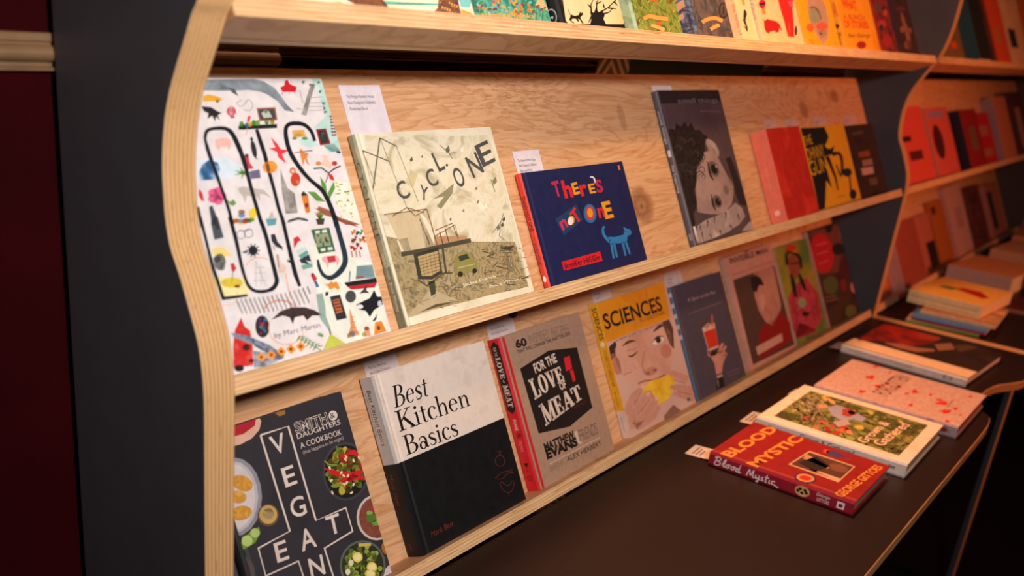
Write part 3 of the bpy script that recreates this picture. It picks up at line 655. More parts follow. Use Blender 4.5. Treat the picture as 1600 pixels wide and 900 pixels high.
A.poly([(888, 472), (930, 450), (962, 436), (985, 390), (1002, 428), (1026, 428), (1032, 470), (985, 500), (962, 538), (940, 505), (902, 497)], '191a1f'); A.up().ell(908, 482, 18, 12, 'dfe2e4').ell(1015, 465, 12, 16, 'b9c6cc'); A.k -= 1
A.poly([(905, 412), (930, 385), (948, 358), (942, 392), (960, 408), (930, 408)], '3a3d42'); A.poly([(975, 560), (990, 540), (1000, 520), (998, 548), (985, 562)], '1c1d20')
A.poly([(990, 566), (1025, 560), (1052, 614), (985, 636)], 'd9822c'); A.ell(1010, 596, 9, 13, '3a4a5a')
A.ell(858, 427, 29, 33, wash('coconut', ['2a2a2c', '4a4a4c', '38383c'], 90))
A.poly([(745, 428), (800, 416), (838, 543), (782, 557)], '2c2c32'); A.up().poly([(760, 446), (796, 438), (815, 510), (780, 520)], 'b5623c')
for i in range(4): A.line([(765+i*4, 455+i*17), (800+i*4, 447+i*17)], 6, '2c2c32')
A.k -= 1
A.line([(688, 412), (700, 470), (708, 540), (742, 600)], [34, 40, 34, 16], '8fa89b'); A.poly([(722, 402), (740, 402), (735, 422), (720, 425)], '22242a')
A.poly([(748, 628), (832, 682), (708, 715)], 'b7c04a'); A.line([(742, 600), (750, 632)], 8, '3a4a34')
A.poly([(428, 553), (480, 505), (540, 485), (610, 485), (660, 500), (712, 530), (650, 530), (622, 556), (602, 530), (556, 540), (545, 576), (528, 540), (490, 530)], wash('anteater', ['2a1c1c', '40302d', '1c1416'], 70))
for r_ in range(4):
    for i in range(17):
        x = 240+i*24+r_*9; y = 455-i*4.2+r_*20-((i-8)**2)*0.25
        if 230 < x < 640: A.line([(x, y), (x+5, y+22)], 7, rnd.choice(['7d7478', '8f8688', '6a6468', '9a8f8a']))
A.poly([(850, 488), (858, 505), (872, 545), (888, 600), (908, 632), (838, 652), (858, 590)], 'd9915f'); A.ell(945, 600, 14, 12, 'a34a30'); A.poly([(930, 610), (960, 605), (968, 640), (935, 645)], 'd9a07a'); A.ell(868, 630, 14, 18, '6fa0bc'); A.ell(930, 632, 12, 12, '9ab05a'); A.ell(850, 638, 10, 12, '9a8a4a')
for i in range(4): A.line([(862-i*3, 540+i*28), (882+i*6, 534+i*28)], 3, 'b56a44')
A.ell(380, 590, 38, 60, '2a2026', -4); A.up()
for i in range(16): A.ell(362+rnd.random()*36, 545+rnd.random()*90, 8, 6, rnd.choice(['b8343c', '2f8a92', '5a2a6a', '8a2a30', '3a5a8a']))
A.k -= 1
A.poly([(265, 540), (285, 590), (315, 612), (328, 700), (332, 800), (225, 812), (222, 700), (232, 610)], wash('red_wash', ['e23a30', 'c2201c', 'f06a58'], 40)); A.up()
A.poly([(210, 622), (300, 640), (420, 690), (500, 745), (480, 770), (380, 720), (330, 690), (230, 650)], wash('bird_wash', ['2a2630', '4a5468', '8a94a4', '33303a'], 90)); A.poly([(330, 720), (480, 740), (500, 760), (400, 805), (335, 812)], wash('bird_wash2', ['5a6072', 'a8b0ba', '3a3640'], 90))
A.ell(292, 702, 20, 18, '4a1414'); A.ell(320, 775, 14, 12, '5a1a18'); A.ell(255, 815, 26, 18, '2a1416')
for (x, y) in ((375, 755), (428, 743), (483, 725), (535, 712), (588, 698)):
    A.up().poly([(x-27, y), (x-2, y-27), (x+27, y), (x+2, y+27)], 'e8902a').ell(x, y, 9, 8, '33221a'); A.k -= 1
A.k -= 1
for i in range(6):
    x, y = 585+i*18, 640+i*10
    A.line([(x, y), (x-22, y+30)], [10, 3], '5f8a4a'); A.line([(x+6, y+6), (x+34, y+2)], [8, 2], '5f8a4a')
A.line([(575, 650), (700, 720)], 4, '4a6f3a'); A.ell(695, 635, 18, 9, '6a9a52', 25)
A.up().text('by Marc Martin', (447, 652), (695, 592), 30, '2a2a3a', shear=0.1, bold=-0.005); A.k -= 1
bk.done()

# --- the cream picture book with tumbling grey capitals
CREAM = wash('cream_paper', ['d9cdae', 'e6dcc0', 'cfc4a4'], 14)
bk = shelf_book('picture_book', 'square cream picture book with tumbling grey capitals above a ruined house and old truck', ZB, (635, 510), (834, 453), 0.236, 0.0125, CREAM, spine=wash('olive_spine', ['b3b092', '93957a', 'c4bf9f'], 30), group=GB)
A = bk.a.view(520, 120, 2.25)
A.poly([(112, 205), (230, 212), (340, 200), (420, 208), (545, 205), (590, 330), (650, 560), (688, 738), (640, 752), (560, 765), (470, 790), (420, 800), (330, 825), (255, 848), (230, 800), (190, 640), (150, 470), (120, 300)], wash('storm_wash', ['b9b08a', 'd6caa6', 'e0d6ba', 'c2b592', 'aba27c'], 16, dist=1.6)); A.up()
A.poly([(185, 560), (330, 590), (480, 580), (640, 580), (688, 738), (560, 765), (470, 790), (330, 825), (255, 848), (225, 760)], wash('ruin_wash', ['4f4a36', '8d7f5c', 'b09a6c', '6a6046', 'c2ac84'], 36, dist=2.5, detail=9)); A.up()
A.poly([(255, 850), (345, 745), (440, 785), (330, 828)], 'b9a680'); A.poly([(360, 800), (300, 830), (440, 788)], 'a5946e')
A.poly([(185, 480), (300, 470), (360, 600), (250, 615)], 'c8b48c'); A.poly([(300, 470), (330, 500), (355, 595), (325, 600)], 'e2d2b0'); A.poly([(355, 560), (470, 560), (480, 590), (360, 605)], 'b58a62')
A.poly([(225, 575), (262, 565), (275, 610), (240, 615)], 'dfd3b6')
for p in [[(180, 485), (330, 465)], [(210, 490), (260, 460), (320, 478)], [(260, 460), (290, 490), (330, 465)], [(305, 500), (340, 590)], [(330, 465), (372, 610)], [(360, 560), (430, 520), (440, 570)], [(375, 545), (390, 600)], [(395, 535), (410, 590)], [(360, 540), (420, 515), (435, 560)]]: A.line(p, 3.5, '7a4a2c')
A.up()
A.line([(240, 625), (330, 608), (485, 575)], 16, '4a4636'); A.poly([(283, 625), (370, 600), (385, 690), (350, 712), (300, 712)], '3c3a2c'); A.up().poly([(298, 632), (370, 612), (378, 680), (345, 700), (312, 700)], 'b79a6a')
for i in range(6): A.line([(300+i*2, 642+i*11), (372+i, 622+i*11)], 2, '5a4a30')
for i in range(5): A.line([(312+i*14, 630-i*4), (322+i*14, 698-i*3)], 1.6, '6a5838')
A.poly([(335, 720), (358, 716), (362, 762), (345, 772)], '3f4030'); A.line([(385, 600), (398, 690)], 7, '4a4434'); A.line([(300, 715), (330, 735), (390, 690), (420, 690)], 5, '4a4232')
A.poly([(425, 640), (440, 618), (470, 612), (488, 630), (505, 650), (510, 680), (440, 700), (428, 680)], '8d8348'); A.up().poly([(440, 632), (470, 622), (480, 638), (446, 650)], '38402f').ell(448, 694, 9, 10, '2a2a20').ell(498, 682, 8, 9, '2a2a20').line([(440, 672), (500, 658)], 4, 'b3aa70'); A.k -= 1
rnd = random.Random(9)
for i in range(60):
    x, y = 520+rnd.random()*150, 600+rnd.random()*140; A.line([(x, y), (x+rnd.uniform(10, 40), y-rnd.uniform(-8, 18))], rnd.uniform(1.5, 3.5), rnd.choice(['5a4630', '7a5a3a', '4a4434', 'a5764a', '8d6a44']))
for i in range(22):
    x, y = 240+rnd.random()*200, 700+rnd.random()*110; A.line([(x, y), (x+rnd.uniform(10, 40), y-rnd.uniform(-8, 18))], 2, rnd.choice(['5a4a34', '70603f']))
for i in range(10): A.poly([(580+rnd.random()*60, 590+rnd.random()*25) for _ in range(4)], '6d624a')
for p, w in [([(165, 215), (140, 400)], 5), ([(100, 258), (200, 298)], 4), ([(165, 215), (225, 245)], 4), ([(165, 215), (260, 460)], 1.5), ([(105, 262), (150, 380)], 1.5), ([(222, 243), (300, 440)], 1.5)]: A.line(p, w, '6d6a56')
A.poly([(255, 372), (272, 325), (298, 342), (282, 392)], 'c9bb90'); A.poly([(352, 430), (395, 400), (425, 375), (420, 410), (380, 465), (365, 455), (392, 420)], '8d8664')
for (x, y, w_) in [(447, 255, 10), (500, 392, 6), (560, 365, 12), (455, 470, 5), (410, 500, 5), (590, 520, 8), (310, 280, 5), (505, 440, 6), (270, 290, 8), (395, 255, 12), (530, 455, 9), (470, 590, 6), (595, 500, 8), (575, 530, 9)]:
    A.poly([(x, y), (x+w_, y-w_*1.2), (x+w_*1.4, y+w_*.4), (x+w_*.4, y+w_*1.3)], rnd.choice(['5a5540', 'e8e2c8', '6f7466', '8a7a58']))
for p in [[(375, 240), (410, 270), (435, 265)], [(400, 250), (420, 290)], [(555, 360), (570, 405)], [(560, 550), (590, 510), (600, 480)], [(590, 510), (585, 560), (605, 575)]]: A.line(p, 2.2, '7a7458')
A.poly([(505, 450), (520, 440), (535, 465), (518, 470)], 'f0e6cc')
C1 = '4b4b4c'
for ch, p0, p1, h in [('C', (240, 437), (275, 418), 66), ('Y', (306, 428), (334, 440), 58), ('C', (343, 392), (374, 375), 64), ('L', (374, 335), (396, 322), 74), ('.', (398, 316), (406, 312), 50), ('O', (440, 392), (470, 377), 72), ('N', (494, 356), (532, 333), 80), ('E', (527, 318), (572, 295), 84)]:
    A.text(ch, p0, p1, h, C1, bold=0.012)
A.text('Jackie French', (457, 738), (572, 706), 12, 'efe6cf'); A.text('Bruce Whatley', (552, 742), (663, 712), 12, 'efe6cf')
S = bk.sp
S.put([rect(0.0, 0.0, 0.0125, 0.075)], wash('olive_spine_low', ['8a8c72', '6d735c'], 60)); S.up()
for i, ch in enumerate('CYCLONE'): S.text_uv(ch, (0.004, 0.203-i*0.0145), (0.004, 0.194-i*0.0145), 0.0065, '4a4c46')
S.text_uv('Jackie French  Bruce Whatley', (0.0045, 0.092), (0.0045, 0.02), 0.005, 'd9d4bc')
bk.done()

# --- the navy landscape book
NAVY = '1b1f4a'
bk = shelf_book('picture_book', 'wide navy picture book with red and orange cut paper lettering and a blue dog', ZB, (859, 446), (1011, 403.6), 0.1675, 0.0115, NAVY, spine='d9452e', group=GB)
A = bk.a.view(790, 220, 3.75); R_, O_, P_ = 'd3252c', 'e0951f', 'b52a4e'
A.poly([(290, 460), (415, 372), (452, 462), (342, 557)], '1d3a5e'); A.ell(494, 426, 37, 56, '2a6a9a', -8); A.up().ell(495, 424, 25, 40, 'c22f52', -8); A.up().ell(494, 422, 17, 28, 'e0901c', -8)
for ch, p0, p1, h, c in [('T', (290, 328), (330, 318), 92, P_), ('h', (347, 334), (398, 326), 104, R_), ('E', (400, 316), (436, 306), 70, O_), ('r', (444, 322), (486, 312), 92, R_), ('E', (494, 308), (530, 302), 56, O_), ('S', (538, 304), (576, 294), 74, P_),
                         ('n', (334, 526), (366, 496), 78, 'c22f52'), ('T', (418, 478), (432, 462), 84, R_), ('n', (548, 450), (586, 442), 82, R_), ('E', (584, 456), (634, 444), 100, O_)]:
    if ch == 'T' and p0[0] == 418: A.poly([(372, 428), (404, 388), (412, 400), (402, 412), (436, 468), (424, 476), (392, 424), (380, 438)], R_)
    else: A.text(ch, p0, p1, h, c, bold=0.035)
A.up().ell(383, 468, 20, 28, 'e0951f', 10).up().ell(379, 470, 15, 24, 'eae0d0', 10)
A.line([(494, 214), (508, 212), (520, 226), (522, 248)], [6, 8, 8, 4], 'e8e4de', curve=3)
B_ = '2f76ad'
A.line([(580, 504), (570, 512), (572, 545), (590, 572), (610, 592)], [12, 14, 16, 18, 20], B_, curve=3); A.poly([(600, 562), (640, 564), (690, 550), (695, 526), (688, 504), (702, 512), (728, 520), (738, 536), (732, 552), (715, 556), (706, 600), (676, 600), (640, 602), (612, 610)], B_)
for p in [[(618, 600), (632, 690)], [(634, 600), (652, 684)], [(684, 592), (702, 674)], [(702, 590), (728, 665)]]: A.line(p, [15, 11], B_)
A.ell(698, 531, 7, 5, '7a6a4a'); A.k += 1; A.ell(698, 531, 3, 3, '15151c')
A.poly([(326, 710), (552, 648), (567, 703), (340, 762)], 'd01f26'); A.up().text('JenniFer HiGGie', (345, 752), (552, 694), 34, '17141a', bold=0.012)
A.poly([(655, 145), (665, 143), (671, 170), (661, 172)], 'd9764a')
bk.sp.text_uv("There's NOT ONE", (0.0035, 0.135), (0.0035, 0.083), 0.006, '1a1620', bold=0.01); bk.sp.text_uv('Jennifer HiGGie', (0.0035, 0.066), (0.0035, 0.034), 0.005, '3a2a50'); bk.sp.put([arc(0.0057, 0.0125, 0.0028, 0.0048, 0, 360, 12)[:-1]], 'f0e6dc')
bk.done()

# --- the grey picture book with the resting child
DK = '3a3236'
bk = shelf_book('picture_book', 'tall dark grey picture book showing a curly haired child resting on folded arms', ZB, (1086, 380), (1177, 358), 0.286, 0.0115, wash('charcoal_wash', ['43353a', '574548', '372b2f'], 6), spine='57525c', group=GB)
A = bk.a.view(1000, 120, 3.214)
A.band(0.0, 0.262, bk.w, bk.h, '2c2629')
SK = wash('pencil_skin', ['8a706a', 'aa8c84', '957872', 'b89a90'], 12)
A.poly([(330, 310), (352, 330), (388, 400), (410, 440), (440, 500), (468, 540), (470, 590), (462, 640), (440, 672), (400, 690), (350, 690), (290, 680), (280, 560), (285, 470), (320, 400)], SK)
A.poly([(430, 410), (455, 400), (500, 520), (540, 650), (500, 640), (478, 580), (470, 530)], '262024')
A.poly([(128, 310), (150, 300), (145, 260), (175, 265), (180, 232), (205, 250), (225, 225), (240, 255), (258, 230), (275, 270), (300, 265), (318, 290), (340, 300), (330, 330), (345, 370), (320, 380), (310, 420), (285, 440), (288, 520), (272, 570), (288, 640), (270, 690), (278, 740), (250, 780), (230, 700), (190, 560), (150, 400)], wash('hair', ['1c1718', '2c2425', '15110f', '3a302f'], 40, dist=2)); A.up()
rnd = random.Random(2)
for i in range(26):
    x, y = 160+rnd.random()*140, 270+rnd.random()*240; A.line([(x, y), (x+18, y-14), (x+34, y+2), (x+26, y+16)], 4, rnd.choice(['463a39', '0f0c0c', '3a2f2e']), curve=3)
A.line([(335, 320), (362, 335), (385, 370), (392, 400)], [20, 22, 18, 10], 'a8928c', curve=3)
A.ell(370, 462, 24, 42, '6a5855', -24); A.up().ell(372, 464, 15, 26, '1a1517', -24).ell(382, 452, 4, 6, 'd8ccc6'); A.line([(338, 425), (352, 490), (370, 520)], [5, 10, 6], '2c2425', curve=3)
A.k -= 1; A.ell(388, 626, 22, 34, '6a5855', -20); A.up().ell(392, 628, 13, 20, '1a1517', -20).ell(399, 620, 4, 5, 'd8ccc6'); A.line([(358, 590), (366, 640), (382, 672)], [5, 10, 6], '2c2425', curve=3)
A.ell(432, 568, 12, 24, '76625f', -20); A.line([(448, 520), (468, 548)], 6, '786460'); A.line([(470, 600), (462, 640), (440, 668)], [3, 6, 4], '5a4a48')
A.poly([(288, 750), (330, 718), (400, 692), (450, 660), (478, 632), (512, 660), (528, 700), (500, 740), (440, 780), (360, 815), (300, 835), (275, 838)], wash('sleeve', ['b39f99', '98837f', 'c9b6af'], 20)); A.poly([(510, 775), (552, 725), (572, 740), (572, 770)], 'a8948f')
for p in [[(375, 700), (372, 740)], [(340, 720), (336, 760)], [(430, 680), (432, 720)], [(310, 780), (318, 825)], [(350, 790), (362, 812)], [(400, 770), (412, 795)], [(450, 745), (470, 765)], [(300, 745), (306, 775)], [(490, 690), (500, 720)]]: A.line(p, [8, 2], '3a3033')
A.poly([(258, 755), (276, 750), (295, 822), (280, 838)], 'ddd0ca')
A.text('small things', (192, 132), (392, 128), 26, '7f7478'); A.text('Mel Tregonning', (305, 178), (405, 178), 12, '857479')
bk.sp.text_uv('small things', (0.0035, 0.25), (0.0035, 0.19), 0.005, 'c9c2c6'); bk.sp.text_uv('Mel Tregonning', (0.0035, 0.15), (0.0035, 0.10), 0.005, 'd8d2d4'); bk.sp.put([rect(0.003, 0.166, 0.0085, 0.178)], 'd8d2d4'); bk.sp.put([rect(0.003, 0.012, 0.0085, 0.024)], '8a858c')
bk.done()

# --- the red one, the yellow one and the dark one
bk = shelf_book('novel', 'thick plain red book with a coral pink spine', ZB, (1231, 344), (1281, 331), 0.195, 0.035, wash('red_cloth', ['c92a1e', 'b3221a', 'd9382a'], 14), spine='ee7a64', hard=False, group=GB)
bk.sp.put([arc(0.0175, 0.02, 0.006, 0.0058, 0, 360, 14)[:-1]], 'f6c9bc'); bk.sp.text_uv('love stories', (0.014, 0.13), (0.014, 0.07), 0.006, 'f39a86'); bk.done()
bk = shelf_book('novel', 'wide yellow book with black brushwork figure and yellow scrawled title', ZB, (1279, 333), (1346, 311), 0.195, 0.016, 'e0a21c', hard=False, group=GB)
A = bk.a.view(1000, 120, 3.214); BK_ = '17161c'
A.poly([(806, 258), (925, 252), (948, 300), (938, 330), (975, 350), (968, 388), (930, 400), (940, 470), (965, 560), (935, 520), (930, 660), (900, 672), (860, 480), (830, 350)], BK_)
A.line([(965, 390), (1000, 385), (1015, 430), (1010, 500), (985, 440)], [20, 16, 14, 10, 6], BK_, curve=3); A.line([(940, 400), (980, 500), (995, 570)], [20, 12, 6], BK_)
A.ell(1040, 480, 24, 22, '1a1c30'); A.ell(1070, 590, 18, 26, '1a1c30'); A.line([(1052, 500), (1060, 580)], 8, '1a1c30')
A.up(); Y_ = 'd9a81e'
A.text('THE', (825, 350), (868, 335), 52, Y_); A.text('JOHNNY', (835, 425), (930, 395), 66, Y_); A.text('GUN', (862, 500), (945, 470), 80, Y_)
A.text('a novel', (985, 610), (1030, 598), 12, '7a5a14'); A.ell(950, 345, 20, 16, 'd9a81e'); bk.done()
bk = shelf_book('novel', 'small black book with pale smudged letters beside the slate panel', ZB, (1349, 309), (1388, 300), 0.19, 0.016, wash('night_cover', ['241a18', '3a2622', '1c1514'], 20), hard=False, group=GB)
A = bk.a.view(1000, 120, 3.214)
for pl, c in [([(1065, 278), (1120, 270), (1120, 285), (1068, 295)], '5a4440'), ([(1095, 380), (1150, 368), (1155, 400), (1100, 405)], '8a4a2c'), ([(1115, 420), (1165, 410), (1170, 440), (1120, 450)], '9a7468'), ([(1110, 460), (1170, 450), (1175, 485), (1118, 495)], 'c39a90'), ([(1150, 510), (1190, 505), (1195, 540), (1155, 545)], '6a4a44')]: A.poly(pl, c)
bk.done()

# ------------------------------------------------------------------ bottom shelf
SLATE = wash('slate_table', ['262427', '332f33', '2b282b'], 10)
def vegan(nb, x0, label, art):
    bk = shelf_book('cookbook', label, ZC, x0, x0+0.216, 0.2475, 0.0125, SLATE, nb=nb, spine='1c1a1c', group=GC)
    if not art: return bk.done()
    A = bk.a.view(340, 600, 3.0); L_ = 'dcc9bb'
    A.poly([(40, 190), (120, 165), (190, 150), (205, 175), (195, 215), (160, 255), (110, 282), (40, 300)], 'd9a890').up().poly([(40, 200), (100, 178), (180, 160), (175, 195), (120, 235), (40, 255)], 'b0202c'); A.k -= 1
    for i in range(10): A.ell(70+i*11, 215-i*4, 9, 7, ['8a1420', 'd33a44'][i % 2])
    A.poly([(265, 135), (315, 122), (318, 140), (290, 152)], '9a6a34')
    A.ell(80, 530, 128, 185, '8f8a90'); A.up().ell(76, 530, 114, 168, 'b9b2b4').up().ell(72, 530, 104, 155, 'cfc4c0'); CH = wash('pastry', ['9a6520', 'd9a03c', 'c4842c', 'e0b560'], 60)
    A.up().ell(115, 465, 52, 36, CH, 25); A.ell(95, 530, 40, 30, CH, 5); A.ell(110, 605, 52, 34, CH, -12)
    A.k = 1
    A.ell(237, 615, 50, 52, '6a5030'); A.up().ell(237, 612, 42, 44, 'c9a25a').ell(237, 608, 28, 28, 'e6d6c4'); A.k = 1
    A.poly([(100, 775), (115, 730), (160, 685), (195, 670), (200, 700), (175, 745), (120, 778)], '6f8f35'); A.up(); A.ell(175, 698, 22, 22, 'a9c068'); A.ell(138, 735, 26, 26, 'b4c872'); A.k = 1
    A.ell(70, 880, 105, 88, '4f4a4a'); A.up().ell(66, 880, 88, 74, '6a2a1a'); A.up()
    rnd = random.Random(3)
    for i in range(26): A.ell(20+rnd.random()*115, 840+rnd.random()*80, 13, 9, rnd.choice(['b8502c', 'd98a5a', '9a3a1c', 'c9703f']))
    A.k = 1
    A.ell(600, 410, 108, 138, '3d3c40'); A.up().ell(600, 410, 98, 126, '19181a'); A.up()
    for i in range(60):
        a, r = rnd.random()*6.28, math.sqrt(rnd.random())
        A.ell(598+82*r*math.cos(a), 408+100*r*math.sin(a), 15+rnd.random()*14, 10+rnd.random()*8, rnd.choice(['7d8a2c', '5a6a20', 'b9a63a', '3a3a18', '8a2a1c', '6a7a2a']), rnd.random()*180)
    A.up()
    for p in [[(500, 395), (560, 420), (640, 420)], [(590, 470), (640, 430), (690, 400)], [(600, 330), (640, 320), (655, 340)], [(560, 460), (620, 440), (690, 440)], [(575, 335), (612, 345)]]: A.line(p, [8, 24, 14], 'c41f26', curve=3)
    A.up()
    for i in range(14): A.ell(520+rnd.random()*160, 330+rnd.random()*190, 9, 5, 'e6cf9a', rnd.random()*180)
    A.line([(500, 360), (520, 378), (560, 380)], 6, '7a9a3a'); A.line([(555, 290), (565, 310)], 6, '5a7a2a')
    A.k = 1
    A.ell(745, 625, 94, 108, 'c9b9ae'); A.up().ell(747, 625, 85, 98, wash('stew', ['5a2a20', '8a4a38', '6f3a2c', '9a5f4c'], 120)); A.up().ell(740, 580, 22, 16, 'c2253c').ell(722, 630, 24, 20, '4f7a2c').ell(740, 650, 18, 14, '6a9a3c').ell(712, 605, 14, 12, '7fa84a'); A.k = 1
    A.ell(680, 850, 108, 118, '5f6058'); A.up().ell(680, 850, 98, 108, '2c3020'); A.up()
    for i in range(70):
        a, r = rnd.random()*6.28, math.sqrt(rnd.random()); A.ell(680+84*r*math.cos(a), 850+92*r*math.sin(a), 11, 12, rnd.choice(['6f7f2c', '8a9a3c', '55661f', '9aa84c', '3f4a1a']))
    A.up()
    for (x, y) in ((655, 812), (722, 858), (715, 890)): A.ell(x, y, 24, 24, 'e2c85a').up().ell(x, y, 17, 17, 'f0e09a'); A.k -= 1
    A.line([(660, 755), (718, 752)], 14, 'c9b04a'); A.ell(625, 838, 12, 14, 'e0d3b4'); A.ell(610, 880, 12, 14, 'e0d3b4')
    A.k = 1
    A.ell(800, 765, 32, 36, 'a86a2c'); A.ell(830, 900, 52, 60, 'cfc0bc')
    A.k = 6
    A.line([(200, 240), (330, 198), (460, 640), (600, 580), (632, 690), (500, 770), (560, 960), (420, 960), (378, 830), (225, 900), (190, 770), (338, 690), (200, 240)], 9, L_)
    for ch, x, y, w_, h in [('V', 262, 335, 66, 92), ('E', 318, 485, 56, 95), ('G', 352, 632, 68, 96), ('A', 396, 785, 70, 100), ('T', 522, 712, 62, 92), ('E', 280, 838, 56, 95), ('N', 440, 912, 66, 96)]:
        A.text(ch, (x, y), (x+w_, y-w_*0.38), h, L_, bold=0.012)
    A.text('SMITH', (366, 230), (520, 178), 50, L_, bold=0.035); A.up().text('SMITH', (366, 230), (520, 178), 50, '2b282b', bold=0.0, ref=0.035); A.ell(540, 148, 21, 23, L_); A.up().text('&', (528, 164), (552, 156), 28, '2b282b'); A.k = 6
    A.text('DAUGHTERS', (374, 258), (576, 188), 26, L_, bold=0.006); A.text('A COOKBOOK', (390, 303), (582, 236), 28, L_); A.text('(that happens to be vegan)', (402, 330), (590, 258), 18, 'b9a69c', shear=0.1)
    return bk.done()
vegan(-0.0436, 0.5925, 'second copy of the dark cookbook, only its top edge showing behind the first', False)
vegan(-0.0305, 0.6070, 'dark cookbook photographed with bowls of food around a white outlined crossword title', True)

# --- the half cream, half black cookbook and the copy behind it
CR = wash('linen_cream', ['d9c6b6', 'e2d0c0', 'd2beae'], 30); BLK = '0e0e10'
bk = shelf_book('cookbook', 'thick cookbook, cream above and black below, with large black serif title', ZC, (661, 870), (822, 780), 0.2535, 0.030, CR, spine='cfc6c0', group=GC, zones=[(0, 0.131, BLK, '101013'), (0.131, 0.2535, CR, 'bdb7b4')])
A = bk.a.view(540, 520, 2.5); TX = '141214'
A.text('Best', (190, 296), (325, 246), 85, TX, serif=True, shear=0.2); A.text('Kitchen', (210, 388), (490, 283), 82, TX, serif=True); A.text('Basics', (238, 480), (446, 398), 78, TX, serif=True)
BR_ = '6a2a1c'
A.text('Mark Best', (336, 800), (424, 752), 24, BR_, shear=0.25)
A.line([(600, 478), (585, 492), (588, 512), (605, 522), (620, 510), (618, 488), (605, 478)], 1.8, BR_, True, curve=3); A.line([(592, 462), (600, 478), (602, 458)], 1.8, BR_); A.line([(602, 478), (608, 462)], 1.8, BR_)
A.line([(584, 570), (605, 548), (635, 540), (652, 532)], 1.8, BR_, curve=3); A.line([(584, 570), (612, 570), (635, 548), (655, 546), (640, 538)], 1.8, BR_, curve=3)
A.line([(602, 588), (612, 610), (635, 625), (652, 612), (658, 585), (650, 578), (640, 596), (620, 592), (612, 582), (602, 588)], 1.8, BR_, curve=3); A.line([(635, 628), (640, 636)], 1.8, BR_)
S = bk.sp
S.text_uv('Best Kitchen Basics', (0.0105, 0.236), (0.0105, 0.158), 0.0085, '2a2624', shear=0.12); S.text_uv('A COOK\'S COMPENDIUM FOR HOME', (0.0058, 0.232), (0.0058, 0.172), 0.0028, '5a524e')
S.text_uv('Mark Best', (0.0075, 0.118), (0.0075, 0.072), 0.008, BR_, shear=0.25); S.text_uv('HG', (0.0085, 0.018), (0.0085, 0.010), 0.006, BR_)
bk.done()

# --- the kraft paper cookbook with red spine
KR = wash('kraft_board', ['9a7860', 'ab8870', 'a07e66'], 90)
bk = shelf_book('cookbook', 'brown kraft board cookbook with a red spine and big black hexagon badge', ZC, (844, 767), (960, 700), 0.249, 0.026, KR, spine='d0202c', group=GC)
A = bk.a.view(740, 470, 3.0); BKK = '1c1716'; WH = 'd9c2b2'; RD = 'c9202c'
A.band(0.0062, 0.0005, 0.0135, bk.h-0.0005, RD)
A.poly([(218, 318), (352, 233), (484, 218), (557, 500), (450, 590), (305, 622)], BKK); A.up()
A.text('FOR THE', (290, 340), (392, 285), 46, WH, bold=0.03); A.text('LOVE', (288, 465), (428, 368), 100, WH, serif=True, taper=0.7); A.text('OF', (408, 420), (436, 405), 36, WH, bold=0.03); A.text('MEAT', (338, 588), (514, 455), 104, WH, serif=True, taper=0.7)
A.poly([(422, 268), (450, 257), (462, 318), (434, 330)], RD); A.poly([(450, 328), (466, 322), (478, 372), (466, 382), (458, 350)], RD); A.text('RECIPES', (470, 508), (528, 478), 12, '5a2420')
A.text('60', (200, 222), (252, 208), 38, BKK, bold=0.04); A.text('INSPIRED', (266, 205), (358, 174), 50, '6a5448', bold=-0.02); A.text('RECIPES', (370, 172), (448, 150), 48, '6a5448', bold=-0.02); A.text('THAT WILL CHANGE THE WAY YOU EAT', (206, 248), (455, 160), 17, BKK, bold=0.015)
A.text('MATTHEW', (335, 705), (475, 640), 36, BKK, bold=0.05); A.text('EVANS', (345, 742), (490, 675), 42, BKK, bold=0.06); A.line([(478, 612), (490, 660), (505, 668)], 12, 'c9b2a2'); A.text('FRIENDS', (504, 662), (585, 622), 60, '5f4a40', bold=-0.01)
A.line([(355, 765), (592, 640)], 2.5, WH); A.text('EDITED BY', (362, 800), (425, 765), 22, '7a6254'); A.text('ALEX HERBERT', (440, 755), (600, 675), 24, BKK, bold=0.005)
S = bk.sp; S.put([[(0.005, 0.238), (0.013, 0.246), (0.021, 0.238), (0.021, 0.134), (0.013, 0.127), (0.005, 0.134)]], BKK); S.up()
S.text_uv('FOR THE', (0.009, 0.236), (0.009, 0.222), 0.006, WH); S.text_uv('LOVE', (0.008, 0.220), (0.008, 0.185), 0.010, WH, serif=True); S.text_uv('of', (0.011, 0.183), (0.011, 0.178), 0.004, WH); S.text_uv('MEAT', (0.008, 0.175), (0.008, 0.138), 0.011, WH, serif=True)
S.text_uv('EVANS', (0.010, 0.118), (0.010, 0.100), 0.006, WH, bold=0.02); S.text_uv('&', (0.010, 0.096), (0.010, 0.087), 0.009, BKK); S.text_uv('FRIENDS', (0.010, 0.083), (0.010, 0.065), 0.006, 'e08a80')
S.put([[(0.008, 0.046), (0.017, 0.046), (0.0125, 0.038)]], BKK); S.text_uv('BOOKS', (0.010, 0.036), (0.010, 0.030), 0.003, BKK); S.put(ring(0.0125, 0.021, 0.005, 0.005, 0.004, 0.004), BKK); S.text_uv('M', (0.0105, 0.0228), (0.0105, 0.0188), 0.004, BKK)
bk.done()

